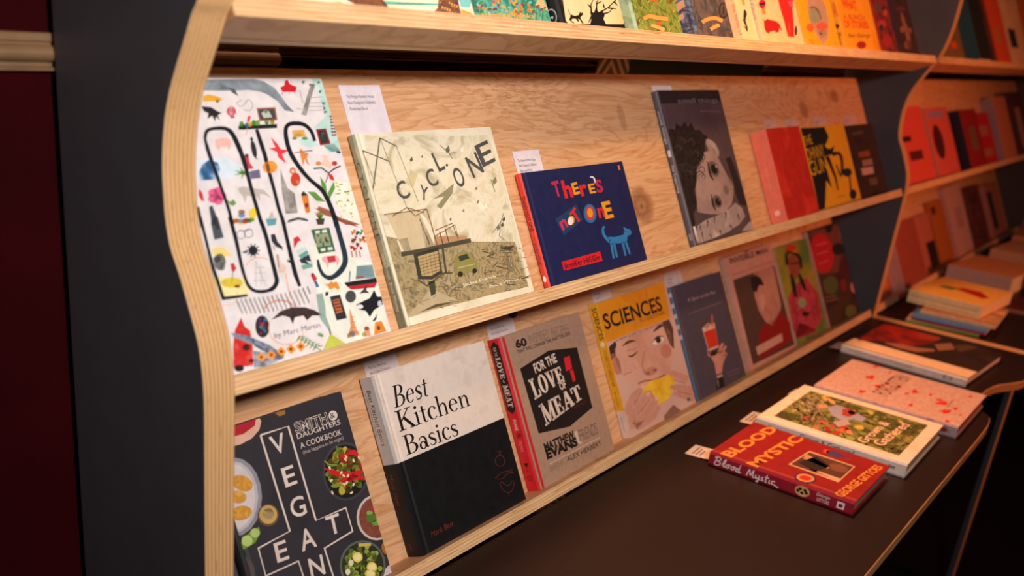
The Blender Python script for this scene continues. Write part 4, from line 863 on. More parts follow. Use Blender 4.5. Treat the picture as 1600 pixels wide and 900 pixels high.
# --- the yellow magazine-like book with the winking face
SKN = wash('portrait_skin', ['b8806c', 'c9957f', 'd3a490', 'c08a76'], 9)
bk = shelf_book('cookbook', 'yellow and pink softcover showing a winking woman biting a lemon half', ZC, (986, 681), (1087, 627), 0.2535, 0.018, wash('pink_backdrop', ['c9a090', 'd3ac9c'], 8), spine='e0a01c', hard=False, group=GC)
A = bk.a.view(910, 410, 3.104); YE = wash('sun_orange', ['dc8414', 'e6951c', 'd67c10'], 12)
A.poly([(60, 170), (390, 70), (425, 270), (115, 390)], YE); A.up()
A.text('SCIENCES', (112, 326), (390, 230), 78, '1a1416', bold=0.02); A.text('YOURS', (218, 308), (272, 292), 16, 'd9a060'); A.text('TO DISCOVER', (280, 294), (400, 250), 18, '6a4a14'); A.text('A NEW GUIDE TO THE KITCHEN', (165, 386), (385, 300), 12, '3a2a20')
A.k = 1
A.poly([(128, 410), (160, 380), (165, 400), (160, 450), (140, 480)], '3a2826'); A.poly([(385, 290), (420, 275), (440, 320), (445, 420), (425, 400)], '5a3a32')
A.poly([(155, 420), (200, 375), (260, 350), (340, 310), (400, 300), (430, 350), (440, 430), (430, 520), (390, 580), (300, 640), (235, 600), (190, 545), (160, 480)], SKN)
A.poly([(132, 450), (155, 440), (182, 480), (190, 540), (165, 545), (140, 500)], 'c07a68'); A.up()
A.line([(195, 405), (225, 385), (258, 380)], [5, 12, 5], '4a302a', curve=3); A.line([(345, 335), (375, 310), (395, 305)], [8, 14, 5], '4a302a', curve=3)
A.line([(222, 452), (240, 455), (268, 432)], [4, 8, 4], '2a1c1a', curve=3); A.line([(215, 428), (240, 425), (265, 415)], 4, 'a86f5f'); A.ell(365, 378, 30, 18, 'ded0c8', -24); A.up().ell(368, 377, 13, 15, '4a2f26').ell(368, 377, 7, 8, '15100f'); A.line([(336, 390), (362, 362), (395, 360)], [4, 7, 4], '2a1c1a', curve=3); A.k -= 1
A.line([(300, 430), (290, 500), (305, 540)], 5, 'ad7464', curve=3); A.ell(332, 528, 36, 20, 'bd8270', -20); A.ell(318, 538, 9, 6, '6a3a32'); A.ell(350, 522, 9, 6, '6a3a32')
A.line([(270, 590), (300, 575), (345, 570), (400, 545)], 7, '9a4f48', curve=3); A.line([(200, 545), (240, 530)], 4, 'a06a5c'); A.ell(405, 430, 26, 34, 'b97a6a', -10); A.ell(240, 500, 34, 28, 'cf9c88')
A.up().poly([(290, 610), (330, 575), (420, 545), (445, 560), (442, 610), (420, 660), (370, 690), (325, 668), (295, 640)], wash('lemon', ['d9a01c', 'e8b92c', 'f0cc4a'], 20))
A.line([(365, 618), (300, 625)], 2.5, 'f2d878'); A.line([(365, 618), (345, 680)], 2.5, 'f2d878'); A.line([(365, 618), (425, 645)], 2.5, 'f2d878'); A.line([(365, 618), (400, 560)], 2.5, 'f2d878')
FN = wash('finger', ['b87a66', 'cf9884', 'c38a76'], 25); A.up()
A.poly([(215, 690), (270, 640), (330, 620), (375, 700), (340, 760), (260, 800), (232, 815)], FN); A.up()
for p in [[(215, 740), (240, 660), (290, 605)], [(235, 780), (270, 700), (318, 640)], [(250, 800), (310, 730), (358, 665)], [(262, 800), (330, 760), (372, 700)]]: A.line(p, [34, 30, 20], 'c68e7a', curve=3)
for (x, y) in ((290, 605), (318, 640), (358, 663)): A.up().ell(x, y-2, 8, 11, 'd9b0a0', 35); A.k -= 1
for p in [[(510, 570), (460, 545), (420, 535)], [(540, 620), (480, 608), (425, 605)], [(545, 660), (490, 645), (440, 635)]]: A.line(p, [34, 30, 20], 'c68e7a', curve=3)
for p in [[(250, 690), (285, 625)], [(268, 740), (325, 665)], [(500, 590), (440, 565)], [(530, 640), (460, 625)]]: A.line(p, 3, '9a6050')
A.ell(515, 665, 9, 9, '4f7a9a'); A.poly([(395, 745), (440, 690), (480, 720), (470, 760), (400, 775)], '8a6255')
S = bk.sp; S.put([rect(0, 0, 0.018, 0.052)], 'd6bcb2'); S.up(); S.text_uv('SCIENCES', (0.005, 0.246), (0.005, 0.186), 0.010, '1a1416', bold=0.01); S.put([arc(0.009, 0.178, 0.005, 0.005, 0, 360, 12)[:-1]], 'e6cfa0'); S.text_uv('YOURS TO DISCOVER', (0.006, 0.168), (0.006, 0.098), 0.007, '5a3f12'); S.text_uv('ROUX', (0.006, 0.088), (0.006, 0.060), 0.004, '7a5a1c'); S.text_uv('bloom', (0.006, 0.040), (0.006, 0.012), 0.004, '8a7a74')
bk.done()

# --- the slate blue book with the cocktail
bk = shelf_book('cookbook', 'slate blue hardback with a hand raising a red cocktail and a striped spine', ZC, (1092, 627), (1166, 586), 0.237, 0.020, '4a4350', spine='3f5876', group=GC)
A = bk.a.view(910, 410, 3.104)
A.poly([(580, 318), (640, 292), (662, 410), (612, 432)], 'd2b0a4'); A.up().poly([(588, 338), (644, 318), (660, 402), (612, 420)], 'c9341c'); A.line([(628, 255), (630, 312)], 8, 'cf5a24'); A.poly([(588, 310), (612, 290), (622, 300), (605, 325)], 'b9806a')
A.line([(610, 430), (625, 455), (650, 440), (660, 415)], 6, '2a2226')
A.k = 1; HN = 'c98a7a'
A.poly([(612, 440), (632, 455), (660, 430), (690, 425), (698, 450), (682, 490), (676, 540), (650, 548), (640, 490)], HN)
for p in [[(655, 440), (682, 392)], [(670, 445), (696, 405)], [(676, 460), (700, 440)], [(620, 455), (608, 420)]]: A.line(p, [18, 10], HN)
A.up().ell(637, 440, 16, 12, '2a2226', -15); A.poly([(648, 545), (680, 535), (690, 605), (650, 615)], '1c191d'); A.poly([(650, 550), (678, 541), (680, 552), (652, 562)], 'd9c0b4'); A.line([(655, 572), (660, 605)], 5, 'b9a8a0')
A.text('A Spot at the Bar', (512, 192), (648, 150), 18, 'b99a98'); A.line([(512, 252), (680, 190)], 4, '7a6468'); A.text('Michael Madrusan', (700, 540), (762, 515), 8, '8a7478'); A.text('Zara Young', (710, 552), (760, 533), 8, '8a7478')
S = bk.sp
for i in range(5): S.put([[(0, 0.222-i*0.022), (0.020, 0.228-i*0.022), (0.020, 0.219-i*0.022), (0, 0.213-i*0.022)]], 'cfc6c8')
bk.done()

# --- three books at the far end
bk = shelf_book('cookbook', 'pinkish softcover with a dark portrait photograph, beside the slate blue hardback', ZC, (1174, 574), (1243, 540), 0.262, 0.012, 'c2907c', spine='b98f84', hard=False, group=GC)
A = bk.a.view(1110, 330, 3.46)
A.poly([(122, 372), (345, 295), (455, 720), (230, 830)], '4f3830'); A.up()
A.poly([(262, 660), (290, 610), (340, 590), (385, 545), (430, 600), (440, 700), (265, 800)], '8a1014'); A.poly([(235, 330), (300, 310), (330, 300), (370, 450), (380, 530), (335, 620), (300, 600), (262, 540), (238, 460)], wash('pink_portrait', ['a8705f', 'b98574', '98604f'], 14)); A.up()
A.poly([(215, 360), (245, 345), (275, 365), (290, 400), (262, 400), (250, 440), (225, 425)], '251a1a'); A.poly([(300, 330), (340, 300), (385, 520), (350, 480)], 'b48474'); A.poly([(255, 470), (285, 440), (300, 500), (280, 545)], 'c29482'); A.poly([(245, 735), (385, 660), (392, 700), (255, 780)], 'c79a8a')
A.k = 1; A.text('INVISIBLE MAN', (108, 285), (312, 222), 32, '2c1c18', bold=0.02); A.line([(185, 222), (205, 212)], 8, '2c1c18'); A.line([(118, 345), (400, 250)], 8, 'b07c66')
bk.done()
bk = shelf_book('cookbook', 'green softcover with a braided woman in pink, next to the pinkish portrait book', ZC, (1245, 536), (1293, 511), 0.246, 0.013, wash('green_gold', ['2f5a48', '5a7a2c', '9a8a24', '3a6a54'], 5), spine='b59a90', hard=False, group=GC)
A = bk.a.view(1110, 330, 3.46)
A.poly([(420, 470), (450, 400), (520, 360), (580, 440), (605, 570), (560, 660), (470, 690), (440, 620)], wash('pink_coat', ['a02838', 'b84454', '8a1c30', 'c25a66'], 40)); A.poly([(455, 690), (530, 660), (570, 655), (575, 640), (480, 600)], 'a8283c'); A.up()
A.poly([(412, 260), (440, 232), (475, 235), (490, 290), (480, 350), (455, 372), (425, 330)], '8a4a30'); A.up()
A.poly([(405, 200), (430, 178), (460, 185), (470, 225), (410, 232)], 'b8321c'); A.poly([(412, 214), (466, 208), (468, 222), (412, 230)], 'd99a2c'); A.line([(415, 290), (412, 230), (445, 225), (482, 250), (492, 310)], [16, 14, 14, 16, 14], '1c1416', curve=3)
A.line([(435, 340), (450, 400), (462, 465)], [14, 24, 18], '1c1416', curve=3); A.line([(480, 340), (498, 390), (515, 430)], [14, 22, 14], '1c1416', curve=3); A.line([(432, 285), (478, 278)], 9, '2a1a18'); A.ell(452, 325, 10, 5, '7a2a24'); A.ell(495, 495, 22, 28, '8a9a7a'); A.ell(515, 555, 22, 12, '1c1012')
A.line([(540, 140), (632, 610)], 1, 'b59a90')
bk.done()
bk = shelf_book('cookbook', 'dark leafy softcover with a round red title spot at the end of the row', ZC, (1297, 509), (1342.5, 487), 0.262, 0.014, wash('leaf_photo', ['1c1712', '33361c', '4a2420', '241a14', '3f4424'], 14, detail=8), spine='b98a78', hard=False, group=GC)
A = bk.a.view(1110, 330, 3.46)
A.poly([(540, 110), (700, 70), (720, 200), (690, 330), (580, 345)], '6a3a30'); A.up()
A.ell(603, 228, 62, 108, 'b01c26', -8); A.up().line([(570, 185), (630, 170)], 8, 'c9545a').line([(575, 235), (635, 215)], 8, 'c9545a').line([(585, 285), (640, 265)], 6, 'c9545a'); A.k = 2
A.ell(690, 205, 34, 34, '221416'); A.ell(640, 90, 20, 26, '1c1214'); A.ell(715, 120, 18, 50, 'a06a60', -15); A.ell(735, 300, 40, 70, '4a1a18'); A.ell(780, 410, 22, 34, 'c2807a', -8); A.ell(720, 400, 14, 36, '7a1c20', -10); A.ell(650, 400, 40, 50, '4f5a2c'); A.ell(760, 540, 30, 34, '5f6030'); A.line([(620, 470), (680, 455)], 3, '9a8a70'); A.line([(625, 490), (690, 472)], 3, '9a8a70')
bk.done()

# ------------------------------------------------------------------ top shelf
def top_book(name, label, bl, br, h, th, cover, **kw): return shelf_book(name, label, ZA, bl, br, h, th, cover, group=GA, **kw)
bk = top_book('picture_book', 'pale cream picture book at the left end of the top shelf with purple tree trunks', 0.575, (742, 26), 0.26, 0.016, wash('warm_cream', ['ecd9b4', 'f2e2c2', 'e4cfa6'], 10))
A = bk.a.view(600, 0, 5); PB = wash('purple_gold', ['4a2a52', '8a5a24', '5f3a4a', 'a8742c'], 60)
A.poly([(430, -60), (570, -60), (590, 60), (610, 130), (370, 112), (420, 60)], PB); A.poly([(-300, -80), (-60, -70), (10, 20), (60, 95), (-180, 60), (-290, 0)], PB); A.poly([(-560, 40), (-350, 10), (-250, 50), (-380, 70), (-560, 60)], 'e8b93c')
A.poly([(0, 10), (420, 28), (420, 42), (0, 34)], '3fae98'); A.poly([(580, -20), (690, -10), (670, 60), (600, 55)], '7cc4bc'); A.poly([(600, 70), (680, 100), (720, 140), (610, 130)], 'e0a24a'); A.up()
for i in range(11): A.line([(110+i*18, 40), (122+i*18, 24+(i % 3)*8)], 4, '3a3034')
for i in range(30): A.ell(440+(i*37) % 130, 20+(i*29) % 95, 7, 7, ['c98a2c', '3a1c44', 'e0b24a'][i % 3])
bk.done()
bk = top_book('picture_book', 'teal green picture book with orange berries and gold handwriting on the top shelf', (743, 27), (862, 38), 0.25, 0.014, wash('teal_leaves', ['1f5a4a', '2f8a74', '5fb09a', '2a6a4c', '3f9a8c'], 40))
A = bk.a.view(600, 0, 5)
rnd = random.Random(6)
for i in range(60): A.ell(720+rnd.random()*540, rnd.random()*110, 8+rnd.random()*14, 6+rnd.random()*8, rnd.choice(['e07a2c', 'e89a3c', '8a2f6a', '5fc0b0', '7ad0c8', 'c94a5a', '3f8a4a', 'd9a04a']), rnd.random()*180)
for i in range(26):
    x = 720+rnd.random()*540; A.line([(x, 170), (x+rnd.uniform(-30, 30), 60)], 4, rnd.choice(['7fb85a', '5f9a4a', '8ac0a0', '2a6a44']))
A.poly([(1180, 40), (1225, -40), (1290, 90)], 'efb878'); A.up().text('angelica banks', (755, 130), (1175, 142), 40, 'e6a24a', bold=0.02, shear=0.1)
bk.done()
bk = top_book('novel', 'black book with a cream window, silhouetted cat and bare tree, on the top shelf', (881, 40), (978, 47), 0.24, 0.028, BLK, spine='17171a')
A = bk.a.view(600, 0, 5)
A.poly([(1385, -80), (1830, -60), (1880, 150), (1870, 190), (1440, 185), (1420, 160)], wash('peach_window', ['efc58c', 'f4d2a0', 'e8b878'], 12)); A.up()
A.poly([(1450, 145), (1460, 112), (1490, 125), (1520, 118), (1530, 92), (1538, 104), (1552, 96), (1556, 112), (1540, 128), (1532, 140), (1545, 160), (1560, 185), (1548, 184), (1528, 152), (1515, 148), (1525, 170), (1512, 168), (1500, 148), (1472, 146), (1462, 160), (1490, 182), (1476, 182), (1448, 158), (1440, 165)], BLK); A.line([(1456, 120), (1446, 95), (1436, 70)], 4, BLK)
A.view(920, 0, 5)
A.poly([(10, 195), (20, 140), (10, 90), (40, 100), (55, 60), (75, 95), (100, 85), (125, 110), (115, 150), (140, 200)], BLK)
for p in [[(20, 100), (15, 40), (40, -20)], [(60, 90), (60, 20), (90, -30)], [(90, 95), (150, 60), (200, 10), (240, -30)], [(110, 110), (160, 95), (190, 60)], [(150, 62), (215, 70)], [(200, 15), (225, 45)], [(15, 60), (-10, 30)], [(60, 30), (100, 10)], [(20, 130), (-5, 180)], [(120, 60), (110, 20)]]: A.line(p, [14, 8, 4], BLK)
bk.sp.put([ring(0.014, 0.02, 0.008, 0.010, 0.0065, 0.0085)[i] for i in range(22)], 'b9b4b0'); bk.sp.text_uv('t', (0.010, 0.021), (0.010, 0.017), 0.009, 'd9d4d0', bold=0.02); bk.done()
def banner(A, pts, w_, c, edge): A.line(pts, w_+6, edge, curve=4); A.up().line(pts, w_, c, curve=4); A.k -= 1
bk = top_book('novel', 'leafy olive green hardback with pale orange ribbons, fourth from the left on the top shelf', (997, 50), (1068, 56), 0.23, 0.028, wash('olive_leaves', ['4a5a1c', '6a7a2c', '8a963c', '5a5a1c', '7a4a24'], 60, detail=8), spine=wash('mint_leaf', ['9ab88a', 'b8d0a4', '7aa070'], 60))
A = bk.a.view(920, 0, 5); rnd = random.Random(8)
for i in range(46):
    x, y = 380+rnd.random()*350, rnd.random()*260; A.line([(x, y), (x+rnd.uniform(-20, 20), y-30)], [9, 2], rnd.choice(['7f9a34', '9ab04a', '5a7022', 'b84a2c', 'a8b45a']))
A.up(); banner(A, [(428, 150), (470, 128), (540, 140), (618, 150)], 34, 'e6a24a', '8a3a1c'); A.up(); banner(A, [(485, 200), (530, 210), (590, 235)], 28, 'e6ae5a', '8a3a1c'); A.poly([(520, 185), (560, 165), (570, 190), (535, 205)], 'c9602c'); A.poly([(480, 0), (530, -10), (540, 8), (490, 10)], 'd9602c'); bk.done()
bk = top_book('novel', 'slate hardback with pale orange ribbons right of the olive green one, top shelf', (1091, 58), (1147, 63), 0.22, 0.030, wash('slate_engraving', ['4f4642', '6a5a54', '3f3c40', '7a5a4c'], 40), spine=wash('blue_spine', ['4a566c', '7a8494', '2f3a52', '9aa4b4'], 40))
A = bk.a.view(920, 0, 5)
banner(A, [(885, 175), (930, 150), (990, 142), (1045, 165)], 30, 'dd9a4c', '7a3a1c'); A.up(); banner(A, [(950, 230), (985, 210), (1020, 195)], 28, 'dda45c', '7a3a1c'); A.poly([(960, 195), (1000, 178), (1010, 195), (970, 215)], 'b8602c'); A.ell(1052, 82, 40, 66, '3a302e'); A.up().ell(1052, 82, 28, 48, '55463e').line([(1052, 50), (1052, 110)], 8, '2a2220')
bk.sp.put([[(0.006, 0.080), (0.026, 0.084), (0.026, 0.072), (0.006, 0.066)], [(0.006, 0.062), (0.022, 0.065), (0.022, 0.054), (0.006, 0.050)], [(0.002, 0.044), (0.016, 0.046), (0.016, 0.038), (0.002, 0.036)]], 'dcae84'); bk.done()
bk = top_book('novel', 'slim cream paperback with orange spine lettering and a black bird, top shelf', (1163, 65), (1187, 67), 0.20, 0.016, 'e6c996', spine='efd3a4', hard=False)
A = bk.a.view(920, 0, 5)
A.line([(1215, 75), (1222, 110), (1215, 160), (1230, 200), (1240, 248)], [14, 26, 18, 14, 8], '2a2420', curve=3); A.line([(1200, 160), (1235, 150)], 6, '2a2420'); A.poly([(1190, -10), (1215, -10), (1220, 45), (1205, 40)], 'd98a3c'); A.line([(1212, 200), (1240, 245)], 6, '2a2420')
bk.sp.text_uv('the birds of', (0.010, 0.075), (0.010, 0.02), 0.006, 'd9804a'); bk.done()
bk = top_book('novel', 'cream paperback with a red bull and tall red figure on the top shelf', (1194, 67), (1258, 73), 0.21, 0.022, 'e3c08a', spine='f2d8b0', hard=False)
A = bk.a.view(920, 0, 5)
A.poly([(1368, 165), (1395, 150), (1430, 158), (1465, 165), (1495, 195), (1508, 235), (1498, 240), (1490, 215), (1485, 250), (1460, 255), (1455, 240), (1420, 245), (1405, 262), (1385, 250), (1372, 215)], 'b01c1c'); A.line([(1372, 165), (1362, 150)], 5, '5a1414'); A.line([(1385, 160), (1400, 146)], 5, '5a1414')
A.poly([(1475, -20), (1600, -20), (1590, 60), (1600, 160), (1605, 290), (1555, 285), (1530, 180), (1500, 80)], 'cf2420'); A.up(); A.poly([(1555, 10), (1590, 5), (1598, 60), (1570, 50)], 'e0506a'); A.line([(1560, 180), (1570, 280)], 8, 'd9502c'); A.k -= 1
A.ell(1355, 30, 28, 36, 'b81c34'); A.up().line([(1332, 35), (1378, 25)], 16, '22203a'); A.k -= 1; A.line([(1362, 62), (1370, 112)], 26, 'd9803a'); A.poly([(1425, 0), (1450, 20), (1445, 105), (1430, 80)], 'd9b9a4'); A.text('Murray Bail', (1490, 330), (1580, 338), 14, 'd99a6a'); A.ell(1618, 240, 10, 40, '2f2a4a')
bk.sp.text_uv('Story & Glory', (0.013, 0.12), (0.013, 0.05), 0.008, 'e08a8a'); bk.sp.put([arc(0.010, 0.017, 0.003, 0.004, 0, 360, 8)[:-1]], 'b85a7a'); bk.done()
bk = top_book('novel', 'yellow paperback with a grey oval portrait near the right of the top shelf', (1261, 73), (1314.5, 78), 0.20, 0.012, 'e0a018', spine='efb84c', hard=False)
A = bk.a.view(1240, 0, 5)
A.poly([(110, -60), (210, -40), (255, 60), (275, 200), (265, 300), (230, 352), (180, 270), (130, 170), (105, 60)], 'b08a74'); A.up(); A.ell(165, 120, 46, 62, '8d8a70', -8); A.line([(125, 65), (160, 55), (200, 100), (215, 150)], 10, '6a5448', curve=3); A.ell(130, 215, 30, 32, 'd2602c'); A.ell(220, 205, 44, 30, 'c9583a'); A.poly([(190, 240), (240, 230), (255, 270), (215, 300)], '9a7868'); A.ell(212, 262, 12, 8, '8a3030')
A.line([(115, 310), (150, 320)], 8, 'a87818'); A.line([(135, 330), (165, 345)], 8, 'a87818'); A.line([(310, 330), (360, 345)], 6, 'b88818'); bk.done()
bk = top_book('novel', 'yellow book with red printed capitals and black signature, right of the oval portrait', (1324, 79), (1377, 83), 0.20, 0.022, wash('amber', ['dc8c10', 'e69a18', 'd4820c'], 8), spine='efae34', hard=False)
A = bk.a.view(1240, 0, 5)
A.text('WHAT', (385, 60), (500, 80), 80, 'd83a14', bold=0.04); A.text('A BUNCH', (392, 150), (560, 160), 46, 'cf4010', bold=0.02); A.text('OF STORIES', (400, 215), (590, 222), 60, 'd23c10', bold=0.03); A.text('Ben George', (430, 292), (600, 290), 34, '3a2410', shear=0.3); A.ell(530, 352, 38, 30, 'a82c1c'); A.up()
for i in range(6): A.ell(508+i*9, 340+(i % 2)*20, 6, 7, '5a1414')
bk.sp.text_uv('WHAT', (0.013, 0.11), (0.013, 0.078), 0.008, 'd9482c', bold=0.02); bk.sp.put([arc(0.013, 0.060, 0.005, 0.005, 0, 360, 10)[:-1]], '2f2430'); bk.sp.text_uv('Ben', (0.010, 0.045), (0.010, 0.02), 0.008, '5a4018'); bk.done()
bk = top_book('novel', 'dark paperback with red blossoms between the yellow book and the last dark one', (1381, 83), (1405, 85), 0.21, 0.018, wash('red_blossom', ['221618', '5a1c1c', '8a2a24', '3a1a1c', '241c20'], 30, detail=7), spine='a8341c', hard=False)
A = bk.a.view(1240, 0, 5); A.ell(690, 190, 34, 34, 'a8303a'); A.up().ell(685, 215, 16, 24, '2a2a34'); A.k = 1; A.ell(730, 320, 40, 50, '9a2822'); A.ell(660, 60, 26, 40, '5a4038'); A.ell(715, 100, 16, 26, 'b8422c'); bk.done()
bk = top_book('novel', 'dark brown book with pale bone shapes, last on the near top shelf', (1409, 85), (1437, 87), 0.21, 0.018, wash('bone_print', ['2c1a18', '3a2420', '241614'], 20), spine='3a2a3c', hard=False)
A = bk.a.view(1240, 0, 5); A.line([(840, 100), (860, 170), (890, 260), (905, 380)], [14, 26, 30, 20], '8a5440', curve=3); A.ell(850, 230, 18, 26, '8a5440'); A.ell(905, 240, 16, 22, '8a5440'); A.ell(835, 70, 40, 18, '5a2434'); A.ell(890, 350, 26, 34, '7a4a34'); bk.done()

# ------------------------------------------------------------------ slips of card behind the books
M_CARD = ink('ddd2d6', 0.6)
def slip(label, zb, tl, tr, n, lines, height, base=None, c=M_CARD, tc='3a3438', group='printed card slips'):
    """stiff paper slip standing behind a book; tl, tr its upper corners in the photograph"""
    O = bp(0, 0, n, zb); a = hit(tl[0], tl[1], O, Nv); d = hit(tr[0], tr[1], O, Nv)
    sa = (a-O).dot(Dv); w = d.x-a.x; h = sa-(base if base is not None else LT+0.0003)
    mw = frame(bp(a.x, sa-h, n-0.0003, zb), Xv, Dv, Nv)
    b = MB(); b.box((0, 0, 0), (w, h, 0.0005), c)
    P = Print(b, mw, 0.0005)
    for i, t in enumerate(lines):
        if t: P.text_uv(t, (w*0.12, h-0.016-i*0.0075), (w*(0.12+0.72*len(t)/26), h-0.016-i*0.0075), 0.0042, tc)
    o = b.build('card_slip', mw=mw); tag(o, label, 'card', group); return o
KID = ['The Penguin Random House', "Best Designed Children's", 'Illustrated Book']; COOK = ['The Five Mile Press', 'Best Designed Cookbook']
NS = -0.0440
slip('tall white card slip rising behind the cream picture book', ZB, (528, 133), (593, 135), NS, KID, 0.3)
slip('white card slip behind the spine corner of the navy landscape book', ZB, (800, 237), (841, 233), NS, KID, 0.2)
slip('sliver of white card above the grey picture book', ZB, (1018, 134), (1048, 133), NS, ['', ''], 0.3)
for (q, l) in [(((1192, 187), (1211, 186)), 'small pale card over the coral spine, first of the four in a row'), (((1225, 187), (1245, 185)), 'small pale card over the red cover, second of the four in a row'),
               (((1269, 182), (1291, 181)), 'small pale card over the black brushwork figure, third of the four in a row'), (((1317, 180), (1336, 179)), 'small pale card over the small black book, fourth of the four in a row')]:
    slip(l, ZB, q[0], q[1], NS, ['Best Design', 'Book'], 0.2, c=ink('c9a8a0', 0.6))
CC = ink('cbb9b4', 0.6)
slip('card slip above the spine of the cream and black cookbook', ZC, (565, 562), (617, 549), NS, COOK, 0.2, c=CC)
slip('card slip above the red spine of the kraft board cookbook', ZC, (757, 503), (799, 491), NS, COOK, 0.2, c=CC)
slip('faint card slip above the spine of the winking woman cover', ZC, (922, 450), (950, 441), NS, ['Best Design', 'Cookbook'], 0.2, c=CC)
slip('card slip above the striped spine of the slate blue hardback', ZC, (1036, 428), (1062, 420), NS, ['Best Design', 'Cookbook'], 0.2, c=CC)
b = MB(); b.extrude([(0.007*math.cos(a*math.pi/6), 0.007*math.sin(a*math.pi/6)) for a in range(12)], 2, 0, 0.006, M_BLACK, M_BLACK)
b.extrude([(0.004*math.cos(a*math.pi/6), 0.004*math.sin(a*math.pi/6)) for a in range(12)], 2, 0.006, 0.010, M_BLACK, M_BLACK)
kp = hit(799, 491, bp(0, 0, -LD+0.0003, ZC), Nv)
tag(b.build('plug', mw=frame(kp, Xv, Dv, Nv)), 'small round black plug in the board just under the middle ledge', 'plug')

# ------------------------------------------------------------------ books lying on the near counter
GT = 'hardbacks lying flat on the near counter'
def flat(name, label, corner, rot, w, h, th, cover, z=0.0003, **kw): return Book(name, label, on_top(corner[0], corner[1], z, rot), w, h, th, cover, group=kw.pop('group', GT), **kw)
RED = wash('red_cover', ['860c09', '92110d', '7a0908'], 30)
bk = flat('hardback', 'red hardback with orange capitals and handwritten white spine lettering, nearest on the counter', (1.506, 0.313), 0.4, 0.199, 0.249, 0.0255, RED, spine='96182a', pages=ink('8a7264', 0.8))  # page block coloured darker to stand in for shade on its ends
A = bk.a.view(1060, 560, 3.2); OG = 'd98a34'
w, h = bk.w, bk.h
A.text('BLOOD', (262, 496), (500, 355), 0.021, OG, bold=0.035, metres=True); A.text('MYSTIC', (392, 545), (628, 402), 0.021, OG, bold=0.035, metres=True)
A.text('GEORGE GITTOES', (820, 695), (1025, 545), 0.015, OG, bold=0.03, metres=True)
A.poly([(655, 462), (885, 540), (800, 620), (548, 530)], 'c9a070'); A.up().poly([(655, 470), (875, 542), (800, 610), (562, 529)], '5a3322').up().poly([(600, 520), (690, 490), (760, 540), (680, 570)], '2a1a14').poly([(622, 500), (640, 478), (760, 545), (745, 552)], 'c98a5a').poly([(640, 548), (690, 560), (820, 605), (800, 612)], 'c9a074').ell(800, 548, 50, 20, '7a4a30', 15); A.k = 1
A.ell(635, 598, 56, 26, '3a2a4a', 8); A.up().ell(635, 598, 46, 20, 'd98a4a', 8).up().ell(635, 598, 30, 12, 'c22f22', 8); A.k = 1
A.line([(740, 470), (780, 478), (830, 490)], [20, 30, 14], '4a3a5a', curve=3); A.ell(738, 464, 16, 9, 'd2402c'); A.line([(835, 500), (860, 508)], 6, '5a3a6a')
S = bk.sp; WW = 'ead6d0'
def script(S, pts, w_, c, sc, ox, oy):
    """handwriting along a spine: x runs down the spine"""
    pts = smooth_curve(pts, 5); S.put([[(oy+q[1]*sc, ox-q[0]*sc) for q in pl] for pl in strip(pts, w_)], c)
oy, ox, sc = 0.0055, 0.238, 0.0145
for pts in ([(0.05, 0), (0.3, 1.05)], [(0.0, 0.85), (0.35, 1.05), (0.75, 0.95), (0.6, 0.6), (0.25, 0.52)], [(0.25, 0.52), (0.75, 0.4), (0.6, 0.05), (0.1, -0.05)],
            [(1.0, 0.15), (1.25, 0.9), (1.4, 0.95), (1.2, 0.1), (1.45, 0.15)], [(1.75, 0.5), (1.5, 0.3), (1.65, 0.05), (1.9, 0.25), (1.75, 0.5), (2.1, 0.5)], [(2.4, 0.5), (2.15, 0.3), (2.3, 0.05), (2.55, 0.25), (2.4, 0.5), (2.7, 0.5)],
            [(3.1, 0.45), (2.8, 0.4), (2.8, 0.1), (3.05, 0.1), (3.25, 1.05)], [(3.25, 1.05), (3.15, 0.1), (3.4, 0.1)],
            [(4.1, 0.0), (4.35, 0.9), (4.55, 0.2), (4.85, 0.95), (4.85, 0.1), (5.05, 0.1)], [(5.2, 0.5), (5.2, 0.1), (5.5, 0.2), (5.6, 0.55), (5.5, -0.5), (5.2, -0.55), (5.5, -0.1), (5.8, 0.2)], [(6.1, 0.5), (5.9, 0.4), (6.1, 0.15), (5.85, 0.05), (6.2, 0.1)], [(6.5, 0.95), (6.4, 0.1), (6.6, 0.05)], [(6.25, 0.6), (6.75, 0.62)], [(6.85, 0.45), (6.85, 0.05), (7.0, 0.1)], [(7.5, 0.45), (7.2, 0.45), (7.15, 0.1), (7.5, 0.05), (8.0, -0.15)]):
    script(S, pts, 0.13, WW, sc, ox, oy)
S.put([arc(0.013, 0.083, 0.0095, 0.0125, 0, 360, 16)[:-1]], 'd2a05c'); S.up()
for q in [(0.016, 0.087), (0.016, 0.079), (0.010, 0.083), (0.012, 0.090), (0.012, 0.076)]: S.put([arc(q[0], q[1], 0.0026, 0.003, 0, 360, 8)[:-1]], '2a1418')
S.k = 1; S.text_uv('George', (0.015, 0.060), (0.015, 0.038), 0.006, WW, shear=0.3); S.text_uv('GITTOES', (0.006, 0.058), (0.006, 0.038), 0.006, WW); S.put([rect(0.006, 0.014, 0.018, 0.026)], 'e6d8d4'); S.up().put([arc(0.0115, 0.020, 0.0035, 0.004, 0, 360, 10)[:-1]], '96182a')
bk.done()
bk = flat('hardback', 'cream bordered hardback with a garden harvest photograph, second from the near end of the counter', (1.730, 0.293), 0.6, 0.262, 0.275, 0.0285, wash('ivory_cloth', ['e2c8a8', 'ead2b2', 'dcc09e'], 20), spine='ead8c8', pages=ink('a08878', 0.8))  # shade on the page ends is put into this dimmer page colour
A = bk.a.view(1060, 560, 3.2)
A.band(0.028, 0.022, bk.w-0.026, bk.h-0.022, wash('garden_photo', ['2c2a12', '5a5a20', '3a3218', '8a8a3c', '4a4a1c', 'c9a84a'], 26, detail=8)); A.up(); rnd = random.Random(12)
